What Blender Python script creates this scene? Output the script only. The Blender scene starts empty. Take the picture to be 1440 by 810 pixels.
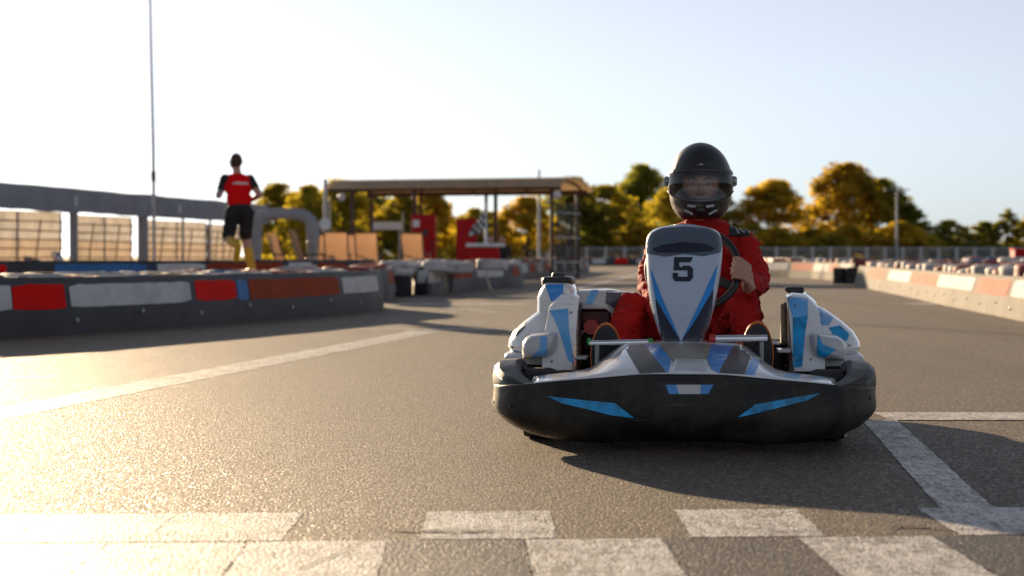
import bpy, bmesh, math, random
import numpy as np
from mathutils import Vector, Matrix, noise
from mathutils.bvhtree import BVHTree
R = math.radians
random.seed(7)
scene = bpy.context.scene
COL = scene.collection

# ------------------------------------------------------------------ camera
CAM_H, FPX = 0.685, 2600.0          # lens height in metres, focal length in photo pixels (1440 wide)
cam = bpy.data.cameras.new('camera'); camo = bpy.data.objects.new('camera', cam); COL.objects.link(camo)
camo.location = (0, 0, CAM_H); camo.rotation_euler = (R(90), 0, 0)
cam.sensor_width = 36; cam.lens = 36 * FPX / 1440; cam.shift_y = -45 / 1440
cam.clip_start = 0.1; cam.clip_end = 5000
cam.dof.use_dof = True; cam.dof.focus_distance = 6.95; cam.dof.aperture_fstop = 3.6
scene.camera = camo

# ------------------------------------------------------------------ light
SUN_AZ, SUN_EL = 21.0, 9.5          # degrees left of the view axis, above the horizon
world = bpy.data.worlds.new('World'); scene.world = world; world.use_nodes = True
wn = world.node_tree; bg = wn.nodes['Background']
sky = wn.nodes.new('ShaderNodeTexSky'); sky.sky_type = 'NISHITA'; sky.sun_disc = False
sky.sun_elevation = R(SUN_EL); sky.sun_rotation = R(-SUN_AZ)
sky.air_density = 0.75; sky.dust_density = 0.20; sky.ozone_density = 5.0
hs = wn.nodes.new('ShaderNodeHueSaturation'); hs.inputs['Saturation'].default_value = 0.31
wn.links.new(sky.outputs[0], hs.inputs['Color']); wn.links.new(hs.outputs[0], bg.inputs[0]); bg.inputs[1].default_value = 0.064
sl = bpy.data.lights.new('sun', 'SUN'); slo = bpy.data.objects.new('sun', sl); COL.objects.link(slo)
sl.energy = 5.0; sl.angle = R(0.6); sl.color = (1.0, 0.74, 0.46)
sd = Vector((-math.sin(R(SUN_AZ)) * math.cos(R(SUN_EL)), math.cos(R(SUN_AZ)) * math.cos(R(SUN_EL)), math.sin(R(SUN_EL))))
slo.rotation_euler = sd.to_track_quat('Z', 'Y').to_euler(); slo.location = (-20, 40, 20)
scene.view_settings.view_transform = 'Standard'; scene.view_settings.look = 'None'
scene.view_settings.exposure = 1.12; scene.view_settings.gamma = 1
scene.render.engine = 'CYCLES'

# ------------------------------------------------------------------ helpers
def gd(py):                      # distance of a ground point seen at photo row py
    return CAM_H * FPX / (py - 360)
def at(px, d, py=None):          # a point at distance d seen at photo column px (and row py); on the ground without py
    return Vector(((px - 720) * d / FPX, d, 0 if py is None else CAM_H - (py - 360) * d / FPX))
def gp(px, py):
    return at(px, gd(py))

def tag(o, label=None, cat=None, group=None, kind=None):
    if label: o['label'] = label
    if cat: o['category'] = cat
    if group: o['group'] = group
    if kind: o['kind'] = kind
    return o
def empty(name, loc=(0, 0, 0), rz=0, parent=None):
    o = bpy.data.objects.new(name, None); COL.objects.link(o); o.location = loc; o.rotation_euler = (0, 0, rz)
    o.empty_display_size = 0.1
    if parent: o.parent = parent
    return o
def link(name, me, m=None, parent=None, smooth=True, sub=0, bevel=0, solid=0, autos=None):
    if m is not None and not isinstance(m, (list, tuple)): m = [m]
    for mm in (m or []): me.materials.append(mm)
    if smooth:
        me.polygons.foreach_set('use_smooth', [True] * len(me.polygons))
        if autos is None and not sub: autos = 42
        if autos: me.set_sharp_from_angle(angle=R(autos))
    o = bpy.data.objects.new(name, me); COL.objects.link(o)
    if parent: o.parent = parent
    if solid:
        s = o.modifiers.new('solid', 'SOLIDIFY'); s.thickness = solid; s.offset = -1
    if bevel:
        b = o.modifiers.new('bevel', 'BEVEL'); b.width = bevel; b.segments = 2; b.limit_method = 'ANGLE'; b.angle_limit = R(35)
    if sub:
        s = o.modifiers.new('sub', 'SUBSURF'); s.levels = sub; s.render_levels = sub
    return o
def mk(name, verts, faces, m=None, parent=None, **kw):
    me = bpy.data.meshes.new(name); me.from_pydata([tuple(v) for v in verts], [], faces)
    bm = bmesh.new(); bm.from_mesh(me)
    bmesh.ops.recalc_face_normals(bm, faces=bm.faces); bm.to_mesh(me); bm.free()
    return link(name, me, m, parent, **kw)
class MB:                        # collects shapes into one mesh
    def __init__(s): s.v = []; s.f = []
    def add(s, v, f):
        b = len(s.v); s.v += [Vector(p) for p in v]; s.f += [tuple(i + b for i in q) for q in f]; return s
    def box(s, c, size, rot=None):
        h = Vector(size) / 2; c = Vector(c)
        v = [Vector((x * h.x, y * h.y, z * h.z)) for x in (-1, 1) for y in (-1, 1) for z in (-1, 1)]
        if rot is not None: v = [rot @ p for p in v]
        return s.add([c + p for p in v], [(0, 1, 3, 2), (4, 6, 7, 5), (0, 4, 5, 1), (2, 3, 7, 6), (0, 2, 6, 4), (1, 5, 7, 3)])
    def bar(s, a, b, w, h=None, up=(0, 0, 1)):
        a = Vector(a); b = Vector(b); d = (b - a); L = d.length; d.normalize()
        u = Vector(up)
        if abs(d.dot(u)) > .98: u = Vector((0, 1, 0))
        x = d.cross(u).normalized(); u = x.cross(d)
        m = Matrix((x, d, u)).transposed()
        return s.box((a + b) / 2, (w, L, h or w), m)
    def tube(s, pts, r, n=8, closed=False, caps=True):
        pts = [Vector(p) for p in pts]; k = len(pts); rr = r if isinstance(r, (list, tuple)) else [r] * k
        rings = []; up = Vector((0, 0, 1))
        t0 = (pts[1] - pts[0]).normalized()
        if abs(t0.dot(up)) > .9: up = Vector((0, 1, 0))
        x = t0.cross(up).normalized()
        for i in range(k):
            a = pts[(i - 1) % k] if (i or closed) else pts[0]; b = pts[(i + 1) % k] if (i < k - 1 or closed) else pts[-1]
            t = (b - a).normalized(); x = (x - t * x.dot(t)).normalized(); y = t.cross(x)
            rings.append([pts[i] + (x * math.cos(q) + y * math.sin(q)) * rr[i] for q in [2 * math.pi * j / n for j in range(n)]])
        return s.loft(rings, closed, caps)
    def loft(s, rings, closed=False, caps=True, ringclosed=True):
        n = len(rings[0]); k = len(rings); v = [p for r in rings for p in r]; f = []
        for i in range(k if closed else k - 1):
            for j in range(n if ringclosed else n - 1):
                a, b = i * n + j, i * n + (j + 1) % n; c, d = ((i + 1) % k) * n + (j + 1) % n, ((i + 1) % k) * n + j
                f.append((a, b, c, d))
        if caps and not closed: f += [tuple(range(n))[::-1], tuple((k - 1) * n + j for j in range(n))]
        return s.add(v, f)
    def lathe(s, prof, n=24, origin=(0, 0, 0), axis='z', closed=False):
        o = Vector(origin); rings = []
        for j in range(n):
            q = 2 * math.pi * j / n; c, si = math.cos(q), math.sin(q)
            rings.append([o + (Vector((r * c, r * si, z)) if axis == 'z' else Vector((z, r * c, r * si)) if axis == 'x' else Vector((r * c, z, r * si))) for r, z in prof])
        return s.loft(rings, True, False, closed)
    def build(s, name, m=None, parent=None, **kw): return mk(name, s.v, s.f, m, parent, **kw)
def copy_tree(o, parent=None):
    c = o.copy(); COL.objects.link(c); c.parent = parent
    for ch in list(o.children): copy_tree(ch, c)
    return c

# ------------------------------------------------------------------ materials
def nmat(name):
    m = bpy.data.materials.new(name); m.use_nodes = True
    nt = m.node_tree; return m, nt, nt.nodes['Principled BSDF'], nt.nodes['Material Output']
def N(nt, t, **kw):
    n = nt.nodes.new(t)
    for k, v in kw.items():
        if hasattr(n, k): setattr(n, k, v)
        else: n.inputs[k.replace('_', ' ')].default_value = v
    return n
def ramp(nt, src, stops):
    r = nt.nodes.new('ShaderNodeValToRGB'); e = r.color_ramp.elements
    while len(e) < len(stops): e.new(0.5)
    for q, (p, c) in zip(e, stops):
        q.position = p; q.color = (c, c, c, 1) if isinstance(c, (int, float)) else (*c, 1)
    nt.links.new(src, r.inputs[0]); return r.outputs[0]
def mixc(nt, fac, a, b, mode='MIX'):
    x = nt.nodes.new('ShaderNodeMix'); x.data_type = 'RGBA'; x.blend_type = mode
    for s, v in ((x.inputs[0], fac), (x.inputs[6], a), (x.inputs[7], b)):
        if hasattr(v, 'is_linked'): nt.links.new(v, s)
        else: s.default_value = v if isinstance(v, (int, float)) else (*v, 1)
    return x.outputs[2]
def pmat(name, col, rough=0.5, metal=0, var=0.15, scale=8, bump=0.0, bscale=40, dirt=None, dirtamt=0.3, coat=0, spec=0.5, sheen=0, rvar=0.15, scratch=None):
    m, nt, b, out = nmat(name); tc = N(nt, 'ShaderNodeTexCoord')
    n1 = N(nt, 'ShaderNodeTexNoise', Scale=scale, Detail=5.0, Roughness=0.6); nt.links.new(tc.outputs['Object'], n1.inputs['Vector'])
    lo = tuple(c * (1 - var) for c in col); hi = tuple(min(1, c * (1 + var)) for c in col)
    c = ramp(nt, n1.outputs['Fac'], [(0.3, lo), (0.7, hi)])
    if dirt:
        n2 = N(nt, 'ShaderNodeTexNoise', Scale=scale * 0.45, Detail=8.0, Roughness=0.7); nt.links.new(tc.outputs['Object'], n2.inputs['Vector'])
        f = ramp(nt, n2.outputs['Fac'], [(0.45, 0.0), (0.72, dirtamt)]); c = mixc(nt, f, c, dirt)
    if scratch:                       # long scuffs drawn mostly sideways, as from contact with barriers
        for k, (sc, th) in enumerate((((4, 4, 75), .64), ((9, 9, 26), .68))):
            mp = N(nt, 'ShaderNodeMapping'); mp.inputs['Scale'].default_value = sc; mp.inputs['Rotation'].default_value = (0, .12 - .3 * k, 0); nt.links.new(tc.outputs['Object'], mp.inputs['Vector'])
            ns = N(nt, 'ShaderNodeTexNoise', Scale=1.0, Detail=4.0, Roughness=0.6); nt.links.new(mp.outputs[0], ns.inputs['Vector'])
            c = mixc(nt, ramp(nt, ns.outputs['Fac'], [(th, 0.0), (th + .10, .7)]), c, scratch)
    nt.links.new(c, b.inputs['Base Color'])
    rr = N(nt, 'ShaderNodeMapRange'); rr.inputs[3].default_value = max(0.03, rough - rvar * rough); rr.inputs[4].default_value = min(1, rough + rvar)
    nt.links.new(n1.outputs['Fac'], rr.inputs[0]); nt.links.new(rr.outputs[0], b.inputs['Roughness'])
    b.inputs['Metallic'].default_value = metal; b.inputs['Coat Weight'].default_value = coat; b.inputs['Coat Roughness'].default_value = 0.05
    b.inputs['Specular IOR Level'].default_value = spec; b.inputs['Sheen Weight'].default_value = sheen
    if bump:
        n3 = N(nt, 'ShaderNodeTexNoise', Scale=bscale, Detail=4.0); nt.links.new(tc.outputs['Object'], n3.inputs['Vector'])
        bp = N(nt, 'ShaderNodeBump', Strength=bump, Distance=0.01); nt.links.new(n3.outputs['Fac'], bp.inputs['Height']); nt.links.new(bp.outputs[0], b.inputs['Normal'])
    return m
def asphalt_nodes(nt):
    tc = N(nt, 'ShaderNodeTexCoord'); P = tc.outputs['Object']
    vo = N(nt, 'ShaderNodeTexVoronoi', Scale=125.0); nt.links.new(P, vo.inputs['Vector'])
    big = N(nt, 'ShaderNodeTexNoise', Scale=0.35, Detail=6.0, Roughness=0.6); nt.links.new(P, big.inputs['Vector'])
    mid = N(nt, 'ShaderNodeTexNoise', Scale=14.0, Detail=6.0, Roughness=0.7); nt.links.new(P, mid.inputs['Vector'])
    sep = N(nt, 'ShaderNodeSeparateColor'); nt.links.new(vo.outputs['Color'], sep.inputs[0])
    c1 = ramp(nt, sep.outputs[0], [(0.0, (0.019, 0.015, 0.011)), (0.6, (0.060, 0.047, 0.033)), (0.9, (0.150, 0.114, 0.079)), (1.0, (0.40, 0.33, 0.25))])
    c2 = ramp(nt, mid.outputs['Fac'], [(0.3, 0.72), (0.7, 1.25)]); c = mixc(nt, 1.0, c1, c2, 'MULTIPLY')
    c3 = ramp(nt, big.outputs['Fac'], [(0.3, 0.85), (0.7, 1.15)]); c = mixc(nt, 1.0, c, c3, 'MULTIPLY')
    mp = N(nt, 'ShaderNodeMapping'); mp.inputs['Scale'].default_value = (1.6, 0.07, 1); mp.inputs['Rotation'].default_value = (0, 0, 0.10); nt.links.new(P, mp.inputs['Vector'])
    sk = N(nt, 'ShaderNodeTexNoise', Scale=1.0, Detail=5.0, Roughness=0.55); nt.links.new(mp.outputs[0], sk.inputs['Vector'])
    c4 = ramp(nt, sk.outputs['Fac'], [(0.34, 0.70), (0.52, 1.05), (0.75, 1.12)]); c = mixc(nt, 1.0, c, c4, 'MULTIPLY')
    # height: rounded aggregate with a fine grain
    h = N(nt, 'ShaderNodeMath', operation='MULTIPLY'); nt.links.new(vo.outputs['Distance'], h.inputs[0]); h.inputs[1].default_value = -1.0
    h2 = N(nt, 'ShaderNodeMath', operation='ADD'); nt.links.new(h.outputs[0], h2.inputs[0]); nt.links.new(mid.outputs['Fac'], h2.inputs[1])
    h3 = N(nt, 'ShaderNodeMath', operation='MULTIPLY_ADD'); nt.links.new(sep.outputs[1], h3.inputs[0]); h3.inputs[1].default_value = 0.7; nt.links.new(h2.outputs[0], h3.inputs[2])
    bp = N(nt, 'ShaderNodeBump', Strength=0.9, Distance=0.005); nt.links.new(h3.outputs[0], bp.inputs['Height'])
    ro = ramp(nt, sep.outputs[2], [(0.0, 0.34), (0.15, 0.62), (1.0, 0.85)])
    return P, c, bp.outputs[0], ro, mid, sep
def asphalt_mat():
    m, nt, b, out = nmat('asphalt'); P, c, n, ro, mid, sep = asphalt_nodes(nt)
    nt.links.new(c, b.inputs['Base Color']); nt.links.new(n, b.inputs['Normal']); nt.links.new(ro, b.inputs['Roughness'])
    b.inputs['Specular IOR Level'].default_value = 1.0; b.inputs['Specular Tint'].default_value = (1.0, 0.86, 0.70, 1)
    return m
def sheer_mat(name, col):
    m, nt, b, out = nmat(name); tc = N(nt, 'ShaderNodeTexCoord'); n1 = N(nt, 'ShaderNodeTexNoise', Scale=2.0, Detail=5.0); nt.links.new(tc.outputs['Object'], n1.inputs['Vector'])
    c = ramp(nt, n1.outputs['Fac'], [(0.3, tuple(x * .8 for x in col)), (0.7, col)]); nt.links.new(c, b.inputs['Base Color']); b.inputs['Roughness'].default_value = .8
    tr = N(nt, 'ShaderNodeBsdfTranslucent'); nt.links.new(c, tr.inputs[0]); mx = N(nt, 'ShaderNodeMixShader'); mx.inputs[0].default_value = .6
    nt.links.new(b.outputs[0], mx.inputs[1]); nt.links.new(tr.outputs[0], mx.inputs[2]); nt.links.new(mx.outputs[0], out.inputs['Surface']); return m
def paint_mat(name, col, wear=0.5):
    m, nt, b, out = nmat(name); P, c, n, ro, mid, sep = asphalt_nodes(nt)
    w = N(nt, 'ShaderNodeTexNoise', Scale=5.0, Detail=10.0, Roughness=0.75); nt.links.new(P, w.inputs['Vector'])
    mp = N(nt, 'ShaderNodeMapping'); mp.inputs['Scale'].default_value = (14, 2.2, 1); nt.links.new(P, mp.inputs['Vector'])
    w2 = N(nt, 'ShaderNodeTexNoise', Scale=3.0, Detail=8.0, Roughness=0.8); nt.links.new(mp.outputs[0], w2.inputs['Vector'])
    a = N(nt, 'ShaderNodeMath', operation='ADD'); nt.links.new(w.outputs['Fac'], a.inputs[0]); nt.links.new(w2.outputs['Fac'], a.inputs[1])
    a2 = N(nt, 'ShaderNodeMath', operation='MULTIPLY_ADD'); nt.links.new(sep.outputs[0], a2.inputs[0]); a2.inputs[1].default_value = 0.35; nt.links.new(a.outputs[0], a2.inputs[2])
    f = ramp(nt, a2.outputs[0], [(min(.98, 0.98 - 0.1 * wear), 1.0), (1.0, 1.0 - wear)]) if wear < .2 else ramp(nt, N_scale(nt, a2.outputs[0], 0.6), [(0.72 - 0.12 * wear, 1.0), (0.80 - 0.08 * wear, 0.15)])
    pc = ramp(nt, w.outputs['Fac'], [(0.3, tuple(x * .8 for x in col)), (0.7, col)])
    cc = mixc(nt, f, c, pc); nt.links.new(cc, b.inputs['Base Color']); nt.links.new(n, b.inputs['Normal'])
    b.inputs['Roughness'].default_value = 0.58; b.inputs['Specular IOR Level'].default_value = 0.5
    return m
def N_scale(nt, s, k):
    x = N(nt, 'ShaderNodeMath', operation='MULTIPLY'); nt.links.new(s, x.inputs[0]); x.inputs[1].default_value = k; return x.outputs[0]
def leaf_mat(name, a, b_, c_):
    m, nt, b, out = nmat(name); tc = N(nt, 'ShaderNodeTexCoord'); oi = N(nt, 'ShaderNodeObjectInfo')
    n1 = N(nt, 'ShaderNodeTexNoise', Scale=0.55, Detail=3.0); nt.links.new(tc.outputs['Object'], n1.inputs['Vector'])
    ge = N(nt, 'ShaderNodeNewGeometry')
    s = N(nt, 'ShaderNodeMath', operation='MULTIPLY_ADD'); nt.links.new(ge.outputs['Random Per Island'], s.inputs[0]); s.inputs[1].default_value = 0.45; nt.links.new(n1.outputs['Fac'], s.inputs[2])
    s2 = N(nt, 'ShaderNodeMath', operation='SUBTRACT'); nt.links.new(s.outputs[0], s2.inputs[0]); s2.inputs[1].default_value = 0.22
    col = ramp(nt, s2.outputs[0], [(0.25, a), (0.5, b_), (0.78, c_)])
    nt.links.new(col, b.inputs['Base Color']); b.inputs['Roughness'].default_value = 0.55
    tr = N(nt, 'ShaderNodeBsdfTranslucent'); br = mixc(nt, 1.0, col, (1.5, 1.35, 0.8), 'MULTIPLY'); nt.links.new(br, tr.inputs[0])
    mx = N(nt, 'ShaderNodeMixShader'); mx.inputs[0].default_value = 0.74
    nt.links.new(b.outputs[0], mx.inputs[1]); nt.links.new(tr.outputs[0], mx.inputs[2]); nt.links.new(mx.outputs[0], out.inputs['Surface'])
    return m
M = {}
M['asphalt'] = asphalt_mat()
M['paint'] = paint_mat('road_paint', (0.80, 0.79, 0.77), 0.40)
M['paint_worn'] = paint_mat('worn_road_paint', (0.78, 0.77, 0.74), 0.7)
M['paint_black'] = paint_mat('black_road_paint', (0.026, 0.026, 0.030), 0.25)
M['crack'] = pmat('crack_dark', (0.012, 0.012, 0.014), 0.8)
M['grass'] = pmat('dry_grass', (0.10, 0.095, 0.035), 0.9, var=.5, scale=1.5, bump=.6, bscale=20)
M['white_gloss'] = pmat('white_bodywork', (0.84, 0.85, 0.86), 0.16, var=.03, coat=.9, dirt=(.30, .27, .24), dirtamt=.30, bump=.05, bscale=25, scale=9, scratch=(.42, .40, .37))
M['silver_gloss'] = pmat('silver_bodywork', (0.55, 0.56, 0.58), 0.25, var=.05, coat=.5, dirt=(.3, .28, .25), dirtamt=.25)
M['blue'] = pmat('blue_decal', (0.016, 0.26, 0.72), 0.25, var=.1, coat=.4, dirt=(.05, .1, .2), dirtamt=.4, scale=14)
M['sky_blue'] = pmat('pale_blue_decal', (0.12, 0.43, 0.84), 0.25, var=.1, coat=.4, dirt=(.5, .5, .5), dirtamt=.4, scale=14)
M['cyan'] = pmat('scuffed_cyan_decal', (0.012, 0.38, 0.80), 0.3, var=.15, dirt=(.01, .02, .03), dirtamt=.9, scale=26)
M['navy'] = pmat('navy_decal', (0.010, 0.014, 0.032), 0.25, coat=.3)
M['hood'] = pmat('dark_slate_decal', (0.085, 0.11, 0.15), 0.28, coat=.4, var=.08)
M['field'] = pmat('pale_blue_grey_panel', (0.48, 0.56, 0.68), 0.24, var=.04, coat=.5, dirt=(.3, .32, .36), dirtamt=.25, scale=7)
M['tan'] = pmat('sunlit_cowl_tan', (0.30, 0.26, 0.20), 0.3, var=.2, scale=20)  # sun reflection on the cowl centre, painted as a tan colour
M['brown'] = pmat('dark_brown_decal', (0.055, 0.05, 0.046), 0.3, var=.2)
M['black_plastic'] = pmat('black_bumper_plastic', (0.010, 0.0095, 0.009), 0.34, var=.3, scale=12, bump=.10, bscale=45, dirt=(.10, .08, .055), dirtamt=.5, rvar=.35, spec=.35, scratch=(.085, .075, .065))
M['black'] = pmat('black_plastic', (0.012, 0.012, 0.013), 0.4, var=.2)
M['rubber'] = pmat('black_rubber', (0.022, 0.021, 0.020), 0.75, var=.3, bump=.3, bscale=50, dirt=(.12, .10, .08), dirtamt=.4)
M['chrome'] = pmat('chrome', (0.75, 0.76, 0.78), 0.15, 1.0, var=.05)
M['steel'] = pmat('grey_steel', (0.30, 0.31, 0.32), 0.4, .8)
M['red_gloss'] = pmat('red_plastic', (0.42, 0.018, 0.014), 0.3, coat=.3)
M['dark_red'] = pmat('dark_red_plastic', (0.10, 0.012, 0.012), 0.4)
M['orange'] = pmat('orange_rubber', (0.75, 0.17, 0.02), 0.5)
M['green'] = pmat('green_plastic', (0.02, 0.30, 0.06), 0.4)
M['suit'] = pmat('red_race_suit', (0.42, 0.010, 0.009), 0.8, var=.2, scale=16, bump=.4, bscale=60, spec=.2)
M['suit_black'] = pmat('black_suit_patch', (0.016, 0.016, 0.018), 0.7, var=.3)
M['suit_grey'] = pmat('grey_suit_print', (0.35, 0.35, 0.36), 0.7)
M['skin'] = pmat('skin', (0.50, 0.27, 0.19), 0.5, var=.08, scale=30, bump=.08, bscale=200)
M['eye_white'] = pmat('eye_white', (0.7, 0.68, 0.66), 0.2)
M['iris'] = pmat('iris', (0.03, 0.02, 0.015), 0.2)
M['hair'] = pmat('dark_hair', (0.055, 0.028, 0.016), 0.6, bump=.5, bscale=90)
M['helmet'] = pmat('satin_black_helmet', (0.018, 0.019, 0.022), 0.34, var=.1, scale=5, coat=.25, dirt=(.06, .06, .06), dirtamt=.25)
M['shoe'] = pmat('charcoal_shoe', (0.03, 0.03, 0.033), 0.7, var=.3, bump=.3)
def visor_mat():
    m, nt, b, out = nmat('smoked_visor'); nt.nodes.remove(b)
    t = N(nt, 'ShaderNodeBsdfTransparent'); t.inputs[0].default_value = (0.78, 0.80, 0.83, 1)
    g = N(nt, 'ShaderNodeBsdfGlossy'); g.inputs['Roughness'].default_value = 0.05; g.inputs[0].default_value = (1, 1, 1, 1)
    fr = N(nt, 'ShaderNodeFresnel'); fr.inputs['IOR'].default_value = 1.5
    mx = N(nt, 'ShaderNodeMixShader'); nt.links.new(fr.outputs[0], mx.inputs[0]); nt.links.new(t.outputs[0], mx.inputs[1]); nt.links.new(g.outputs[0], mx.inputs[2])
    nt.links.new(mx.outputs[0], out.inputs['Surface']); return m
M['visor'] = visor_mat()
M['belt_dark'] = pmat('dusty_black_belt', (0.034, 0.036, 0.044), 0.55, var=.4, scale=3, bump=.3, bscale=12, dirt=(.13, .12, .12), dirtamt=.3)
M['belt_light'] = pmat('dusty_grey_belt', (0.26, 0.245, 0.22), 0.9, spec=.2, var=.25, scale=3, bump=.3, bscale=12, dirt=(.10, .09, .08), dirtamt=.6)
M['pan_red'] = pmat('red_barrier_paint', (0.80, 0.006, 0.005), 0.7, var=.1, scale=6, dirt=(.3, .03, .02), dirtamt=.25, spec=.15)
M['pan_rust'] = pmat('faded_orange_red_paint', (0.36, 0.055, 0.016), 0.75, spec=.2, var=.25, scale=5, dirt=(.12, .05, .03), dirtamt=.5)
M['pan_pink'] = pmat('sun_faded_pink_paint', (0.50, 0.155, 0.11), 0.9, spec=.2, var=.15, scale=6, dirt=(.4, .3, .25), dirtamt=.5)
M['pan_white'] = pmat('white_barrier_paint', (0.62, 0.62, 0.62), 0.85, spec=.2, var=.1, scale=6, dirt=(.3, .28, .26), dirtamt=.4)
M['pan_blue'] = pmat('blue_barrier_paint', (0.020, 0.16, 0.42), 0.5, var=.2, scale=6, dirt=(.02, .05, .1), dirtamt=.4)
M['pan_navy'] = pmat('navy_barrier_paint', (0.012, 0.035, 0.11), 0.5, var=.3, scale=6)
M['t_white'] = pmat('white_painted_tyre', (0.55, 0.54, 0.52), 0.65, var=.2, dirt=(.06, .06, .06), dirtamt=.6, bump=.3)
M['t_red'] = pmat('red_painted_tyre', (0.30, 0.045, 0.04), 0.65, var=.25, dirt=(.05, .03, .03), dirtamt=.6, bump=.3)
M['t_blue'] = pmat('blue_painted_tyre', (0.03, 0.14, 0.33), 0.65, var=.25, dirt=(.03, .04, .06), dirtamt=.6, bump=.3)
M['t_black'] = M['rubber']
M['canvas'] = pmat('grey_canvas', (0.29, 0.30, 0.33), 0.8, var=.15, scale=1.5, bump=.3, bscale=5)
M['cream'] = sheer_mat('cream_translucent', (0.92, 0.82, 0.70))
M['cream2'] = sheer_mat('pale_cream_translucent', (0.92, 0.88, 0.82))
M['wood'] = pmat('brown_wood', (0.16, 0.075, 0.035), 0.7, var=.3, scale=4)
M['sling'] = sheer_mat('tan_sling_fabric', (0.66, 0.50, 0.36))
M['brown_steel'] = pmat('brown_painted_steel', (0.075, 0.035, 0.022), 0.5, var=.2)
M['roof'] = sheer_mat('beige_roof_sheet', (0.80, 0.66, 0.48))
M['cab_red'] = pmat('red_cabinet_paint', (0.42, 0.008, 0.010), 0.6, var=.1, spec=.2)
M['dark_glass'] = pmat('dark_screen_mesh', (0.03, 0.032, 0.03), 0.7)
M['galv'] = pmat('galvanised_steel', (0.42, 0.43, 0.44), 0.45, .5, var=.15)
M['white_post'] = pmat('white_fence_post', (0.55, 0.53, 0.50), 0.6)
M['white'] = pmat('white_painted_board', (0.70, 0.70, 0.70), 0.5, var=.08)
M['flag_black'] = pmat('black_cloth', (0.015, 0.015, 0.017), 0.8)
M['flag_white'] = pmat('white_cloth', (0.75, 0.75, 0.74), 0.8)
M['bark'] = pmat('bark', (0.06, 0.045, 0.032), 0.9, var=.4, bump=.6, bscale=8)
M['lf_green'] = leaf_mat('green_leaves', (0.085, 0.105, 0.022), (0.20, 0.22, 0.040), (0.35, 0.33, 0.05))
M['lf_olive'] = leaf_mat('olive_gold_leaves', (0.15, 0.15, 0.025), (0.35, 0.32, 0.042), (0.54, 0.45, 0.055))
M['lf_gold'] = leaf_mat('golden_leaves', (0.20, 0.17, 0.025), (0.46, 0.36, 0.038), (0.62, 0.47, 0.045))
M['lf_orange'] = leaf_mat('orange_brown_leaves', (0.15, 0.125, 0.025), (0.37, 0.275, 0.034), (0.52, 0.38, 0.04))
def pane_mat():
    m, nt, b, out = nmat('dark_netting'); b.inputs['Base Color'].default_value = (.03, .032, .03, 1); b.inputs['Roughness'].default_value = .8
    t = N(nt, 'ShaderNodeBsdfTransparent'); mx = N(nt, 'ShaderNodeMixShader'); mx.inputs[0].default_value = .5
    nt.links.new(b.outputs[0], mx.inputs[1]); nt.links.new(t.outputs[0], mx.inputs[2]); nt.links.new(mx.outputs[0], out.inputs['Surface']); return m
M['pane'] = pane_mat()
M['vest'] = pmat('red_vest', (0.80, 0.006, 0.008), 0.85, var=.1, spec=.1)
M['yellow'] = pmat('yellow_boot', (0.62, 0.36, 0.012), 0.5)
M['grey_cloth'] = pmat('grey_cloth', (0.30, 0.30, 0.32), 0.8)

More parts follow.
